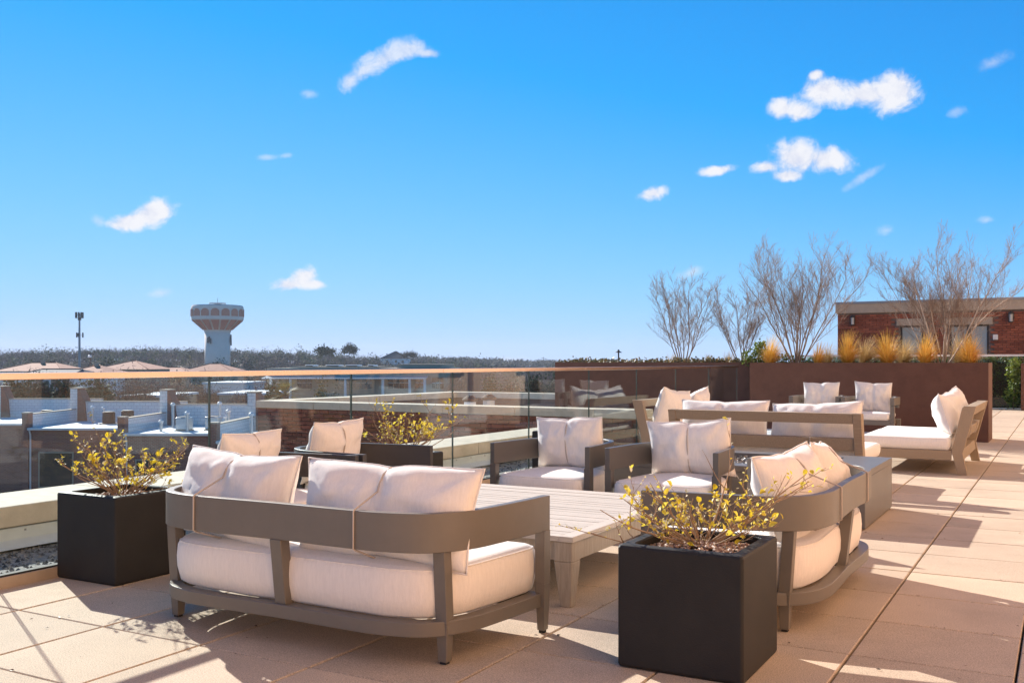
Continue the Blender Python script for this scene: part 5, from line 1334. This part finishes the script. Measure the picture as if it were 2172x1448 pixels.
def hill_wood():
    vs, cs = [], []
    for i in range(2600):
        px = RS.uniform(-160, 1260); d = RS.uniform(470, 840) if i < 2250 else RS.uniform(370, 470)
        x, y = W(px, d); u = (px - PXC) / PXF * d; zg = hill(u, d)
        h = RS.uniform(5.5, 10.5) * (1 if d > 460 else .75) * (1.25 if RS.random() < .12 else 1); r = h * RS.uniform(.40, .60)
        t = RS.random(); pal = BROWN if t < .70 else (OLIVE if t < .88 else EVER)
        col = np.array(pal[RS.integers(0, len(pal))]) * RS.uniform(.65, 1.35); bare = pal is BROWN
        v, c = crown_tris(RS, (x, y, zg + h * .50), r, r, h * .56, 150 if d < 620 else 110, .55 if bare else .75, col, .35 if bare else 0.0, lobes=9)
        vs.append(v); cs.append(c)
    tag(tris_obj('hill_wood', vs, cs), 'dense wood of mostly bare trees covering the far hill', 'wood', kind='stuff')
    vs, cs = [], []
    for i in range(520):                                 # bluish tree line on the horizon
        px = RS.uniform(850, 2300); d = RS.uniform(1050, 1500); x, y = W(px, d)
        v, c = crown_tris(RS, (x, y, hill((px - PXC) / PXF * d, d) + 7.5 + RS.uniform(0, 2.5)), 14, 14, 6, 90, 1.7, (.07, .075, .06), .1)
        vs.append(v); cs.append(c)
    tag(tris_obj('horizon_trees', vs, cs), 'thin line of distant trees along the horizon', 'wood', kind='stuff')
    vs, cs = [], []
    for i in range(980):                                 # scrub and bare street trees on the plain
        px = RS.uniform(-60, 1240); d = RS.uniform(175, 400)
        if 330 < px < 560 and d > 470: continue
        if d > 176 and -30 < px < 400 and RS.random() < .55: d = RS.uniform(270, 420)
        near = i >= 920
        if near: px, d = RS.uniform(-20, 560), RS.uniform(140, 168)
        x, y = W(px, d); h = RS.uniform(7.8, 10.2) if near else RS.uniform(4, 7.4); r = h * (RS.uniform(.22, .34) if near else RS.uniform(.4, .6)); t = RS.random(); pal = BROWN if t < .68 else (OLIVE if t < .86 else EVER)
        bare = pal is BROWN; zg = hill((px - PXC) / PXF * d, d)
        v, c = crown_tris(RS, (x, y, zg + h * .55), r, r, h * .5, 300, .26 if bare else .30, pal[RS.integers(0, len(pal))], .6 if bare else 0.0)
        vs.append(v); cs.append(c)
    tag(tris_obj('plain_scrub', vs, cs), 'brown scrub and low street trees between houses and hill', 'scrub', kind='stuff')
hill_wood()
def town_tree(px0, px1, py0, d, col, label, bare=False, n=3600, size=.22, py1=None, seed=0, group='trees beyond the townhouses', lob=9):
    rs = np.random.default_rng(seed + 100); c = (px0 + px1) / 2; x, y = W(c, d); w = (px1 - px0) / 2 * d / PXF; top = Zp(py0, d); bot = Zp(py1, d) if py1 else GROUND + 2
    root = tag(empty('bare_street_tree' if bare else 'evergreen_tree', (x, y, GROUND)), label, 'tree', group); hz = (top - bot) / 2; zc = (top + bot) / 2 - GROUND
    v, cc = crown_tris(rs, (0, 0, zc - hz * .05), w * 1.0, w * 1.0, hz * 1.0, n, size, col, .75 if bare else 0.0, .35, lob)
    tris_obj('crown', [v], [cc], root)
    t = MB(); r = random.Random(seed)
    t.tube([(0, 0, -.2), (.1, 0, zc * .45), (0, .1, zc)], [.22, .17, .08], 7)
    for k in range(9 if bare else 5):
        a = r.uniform(0, 6.28); q0 = zc * r.uniform(.45, .8); e = r.uniform(.6, 1.0)
        p1 = Vector((math.cos(a) * w * .5 * e, math.sin(a) * w * .5 * e, q0 + hz * .5)); p2 = Vector((math.cos(a) * w * .85 * e, math.sin(a) * w * .85 * e, q0 + hz * r.uniform(.6, 1.1)))
        t.tube([(0, 0, q0), p1 * .5 + Vector((0, 0, q0 * .5 + .1)), p1, p2], [.11, .09, .06, .02], 5)
        if bare:
            for _ in range(4):
                s = Vector((r.uniform(-1, 1), r.uniform(-1, 1), r.uniform(0, 1))) * w * .35; t.tube([p1, p1 + s * .6, p1 + s], [.05, .035, .012], 4)
    t.build('trunk', M['bark_dark'], root, smooth=True)
town_tree(0, 62, 795, 105, EVER[1], 'dark evergreen tree behind the far-left townhouse', n=7000, size=.34, seed=1)
town_tree(58, 118, 800, 112, EVER[2], 'dark evergreen tree second from the left behind the townhouses', n=7000, size=.34, seed=2)
town_tree(108, 166, 796, 108, EVER[0], 'dark evergreen tree just left of the first white pier', n=7000, size=.34, seed=3)
town_tree(176, 240, 800, 100, OLIVE[2], 'dense dark green tree right of the first brick pier', n=8000, size=.32, seed=4)
town_tree(228, 350, 782, 104, BROWN[2], 'spreading bare tree behind the second townhouse', True, n=3000, size=.16, seed=5)
town_tree(340, 432, 790, 125, BROWN[0], 'bare tree above the clipped olive-green tree', True, n=1300, size=.16, seed=6)
town_tree(362, 450, 842, 86, (.12, .115, .04), 'rounded olive-green tree behind the third townhouse, left half', n=5200, size=.15, seed=7)
town_tree(428, 530, 846, 84, (.115, .11, .045), 'rounded olive-green tree behind the third townhouse, right half', n=5200, size=.15, seed=8)
town_tree(520, 566, 802, 80, BROWN[5], 'small bare tree left of the palm', True, n=900, size=.13, seed=9)
town_tree(652, 706, 800, 66, (.13, .13, .035), 'round yellow-green tree above the wing coping', n=6000, size=.11, seed=10)
town_tree(694, 728, 796, 72, EVER[1], 'narrow dark tree right of the yellow-green one', n=3000, size=.12, seed=11)
town_tree(665, 712, 728, 500, (.07, .085, .035), 'green tree standing out on the hilltop skyline', n=1800, size=.7, seed=12, py1=762, group='trees on the skyline')
town_tree(724, 757, 724, 500, (.05, .065, .035), 'dark round-topped pine on the hilltop skyline', n=1600, size=.6, seed=13, py1=757, group='trees on the skyline')
town_tree(850, 892, 743, 480, (.15, .12, .09), 'pale bare tree on the skyline right of the pine', True, n=700, size=.6, seed=14, py1=764, group='trees on the skyline')
for k, (a, b, p, dd, cc) in enumerate([(1012, 1075, 782, 120, EVER[1]), (1062, 1120, 790, 118, EVER[2]), (1108, 1165, 783, 122, EVER[0]), (1150, 1215, 788, 116, EVER[1])]):
    town_tree(a, b, p, dd, cc, ['dark evergreen just right of the commercial building', 'dark evergreen second right of the commercial building', 'dark evergreen third right of the commercial building', 'dark evergreen at the left edge of the steel planter'][k], n=3600, size=.24, seed=20 + k)
town_tree(48, 88, 752, 260, (.09, .10, .05), 'pale green tree behind the broad clay roof', n=1100, size=.4, seed=30, group='trees behind the clay roofs')
town_tree(96, 128, 755, 265, (.045, .055, .035), 'dark green tree right of the broad clay roof', n=1100, size=.4, seed=31, group='trees behind the clay roofs')
town_tree(118, 152, 760, 262, (.05, .06, .035), 'dark green tree left of the mast foot', n=1100, size=.4, seed=32, group='trees behind the clay roofs')
town_tree(210, 245, 752, 270, (.075, .085, .045), 'grey-green tree right of the utility pole', n=1100, size=.4, seed=33, group='trees behind the clay roofs')
town_tree(445, 480, 757, 300, (.035, .055, .03), 'dark green tree at the foot of the water tower', n=900, size=.4, seed=34, group='trees behind the clay roofs')
for k, (a, b, p, dd, cc, br, lb) in enumerate([
        (18, 92, 800, 126, EVER[0], False, 'dark evergreen filling the gap behind the two left evergreens'),
        (128, 196, 806, 120, OLIVE[1], False, 'olive tree directly behind the first white pier'),
        (262, 332, 806, 96, BROWN[4], True, 'low bare tree in front of the spreading one'),
        (330, 410, 800, 112, BROWN[2], True, 'bare brown tree left of the tall glass joint'),
        (400, 476, 798, 132, BROWN[5], True, 'bare brown tree behind the tall glass joint'),
        (462, 548, 806, 108, BROWN[0], True, 'bare tree above the olive-green crowns, left of the palm'),
        (556, 600, 800, 92, OLIVE[2], False, 'dark leafy tree behind the palm fronds'),
        (935, 1000, 788, 130, BROWN[3], True, 'bare tree at the right end of the commercial building')]):
    town_tree(a, b, p, dd, cc, lb, br, n=2600 if br else 6000, size=.20 if br else .32, seed=50 + k)
def build_palm():
    d = 58; x, y = W(606, d); z = Zp(838, d); root = tag(empty('palm_tree', (x, y, GROUND)), 'fan palm with spiky straw-green fronds above the wing coping', 'palm'); r = random.Random(6)
    MB().tube([(0, 0, 0), (0, 0, z - GROUND)], [.24, .18], 8).build('trunk', M['bark_dark'], root)
    for k in range(46):
        a = r.uniform(0, 6.28); e = r.uniform(-.15, 1.3); L = r.uniform(.8, 1.25); f = MB(); dv = Vector((math.cos(a) * math.cos(e), math.sin(a) * math.cos(e), math.sin(e))); sd_ = Vector((-math.sin(a), math.cos(a), 0)); o = Vector((0, 0, z - GROUND))
        for q in range(7):
            an = (q - 3) * .22; dq = (dv * math.cos(an) + sd_ * math.sin(an)).normalized(); b0 = o + dv * L * .45; t = b0 + dq * L * .62 + Vector((0, 0, -.10 * L)); w = sd_ * .035
            f.add([b0 - w, b0 + w, t], [(0, 1, 2)])
        f.tube([o, o + dv * L * .45], .015, 3); f.build('frond', M['palm'], root)
M['palm'] = leaf_mat('palm_frond', (0.16, 0.14, 0.04), (0.30, 0.24, 0.09), 0.3)
build_palm()

# ------------------------------------------------------------------ thin haze over the town
def build_haze():
    m = bpy.data.materials.new('haze_air'); m.use_nodes = True; nt = m.node_tree; nt.nodes.clear()
    o = nt.nodes.new('ShaderNodeOutputMaterial'); v = nt.nodes.new('ShaderNodeVolumePrincipled'); v.inputs['Density'].default_value = HAZE; v.inputs['Color'].default_value = (0.93, 0.95, 1.0, 1)
    v.inputs['Anisotropy'].default_value = 0.1
    nt.links.new(v.outputs[0], o.inputs['Volume'])
    b = MB().box((-1750, -1750, -17), (1750, 1750, 37)).build('haze', m); tag(b, 'pale thin air haze over the whole town', 'haze', kind='stuff')
HAZE = 0.00017
build_haze()
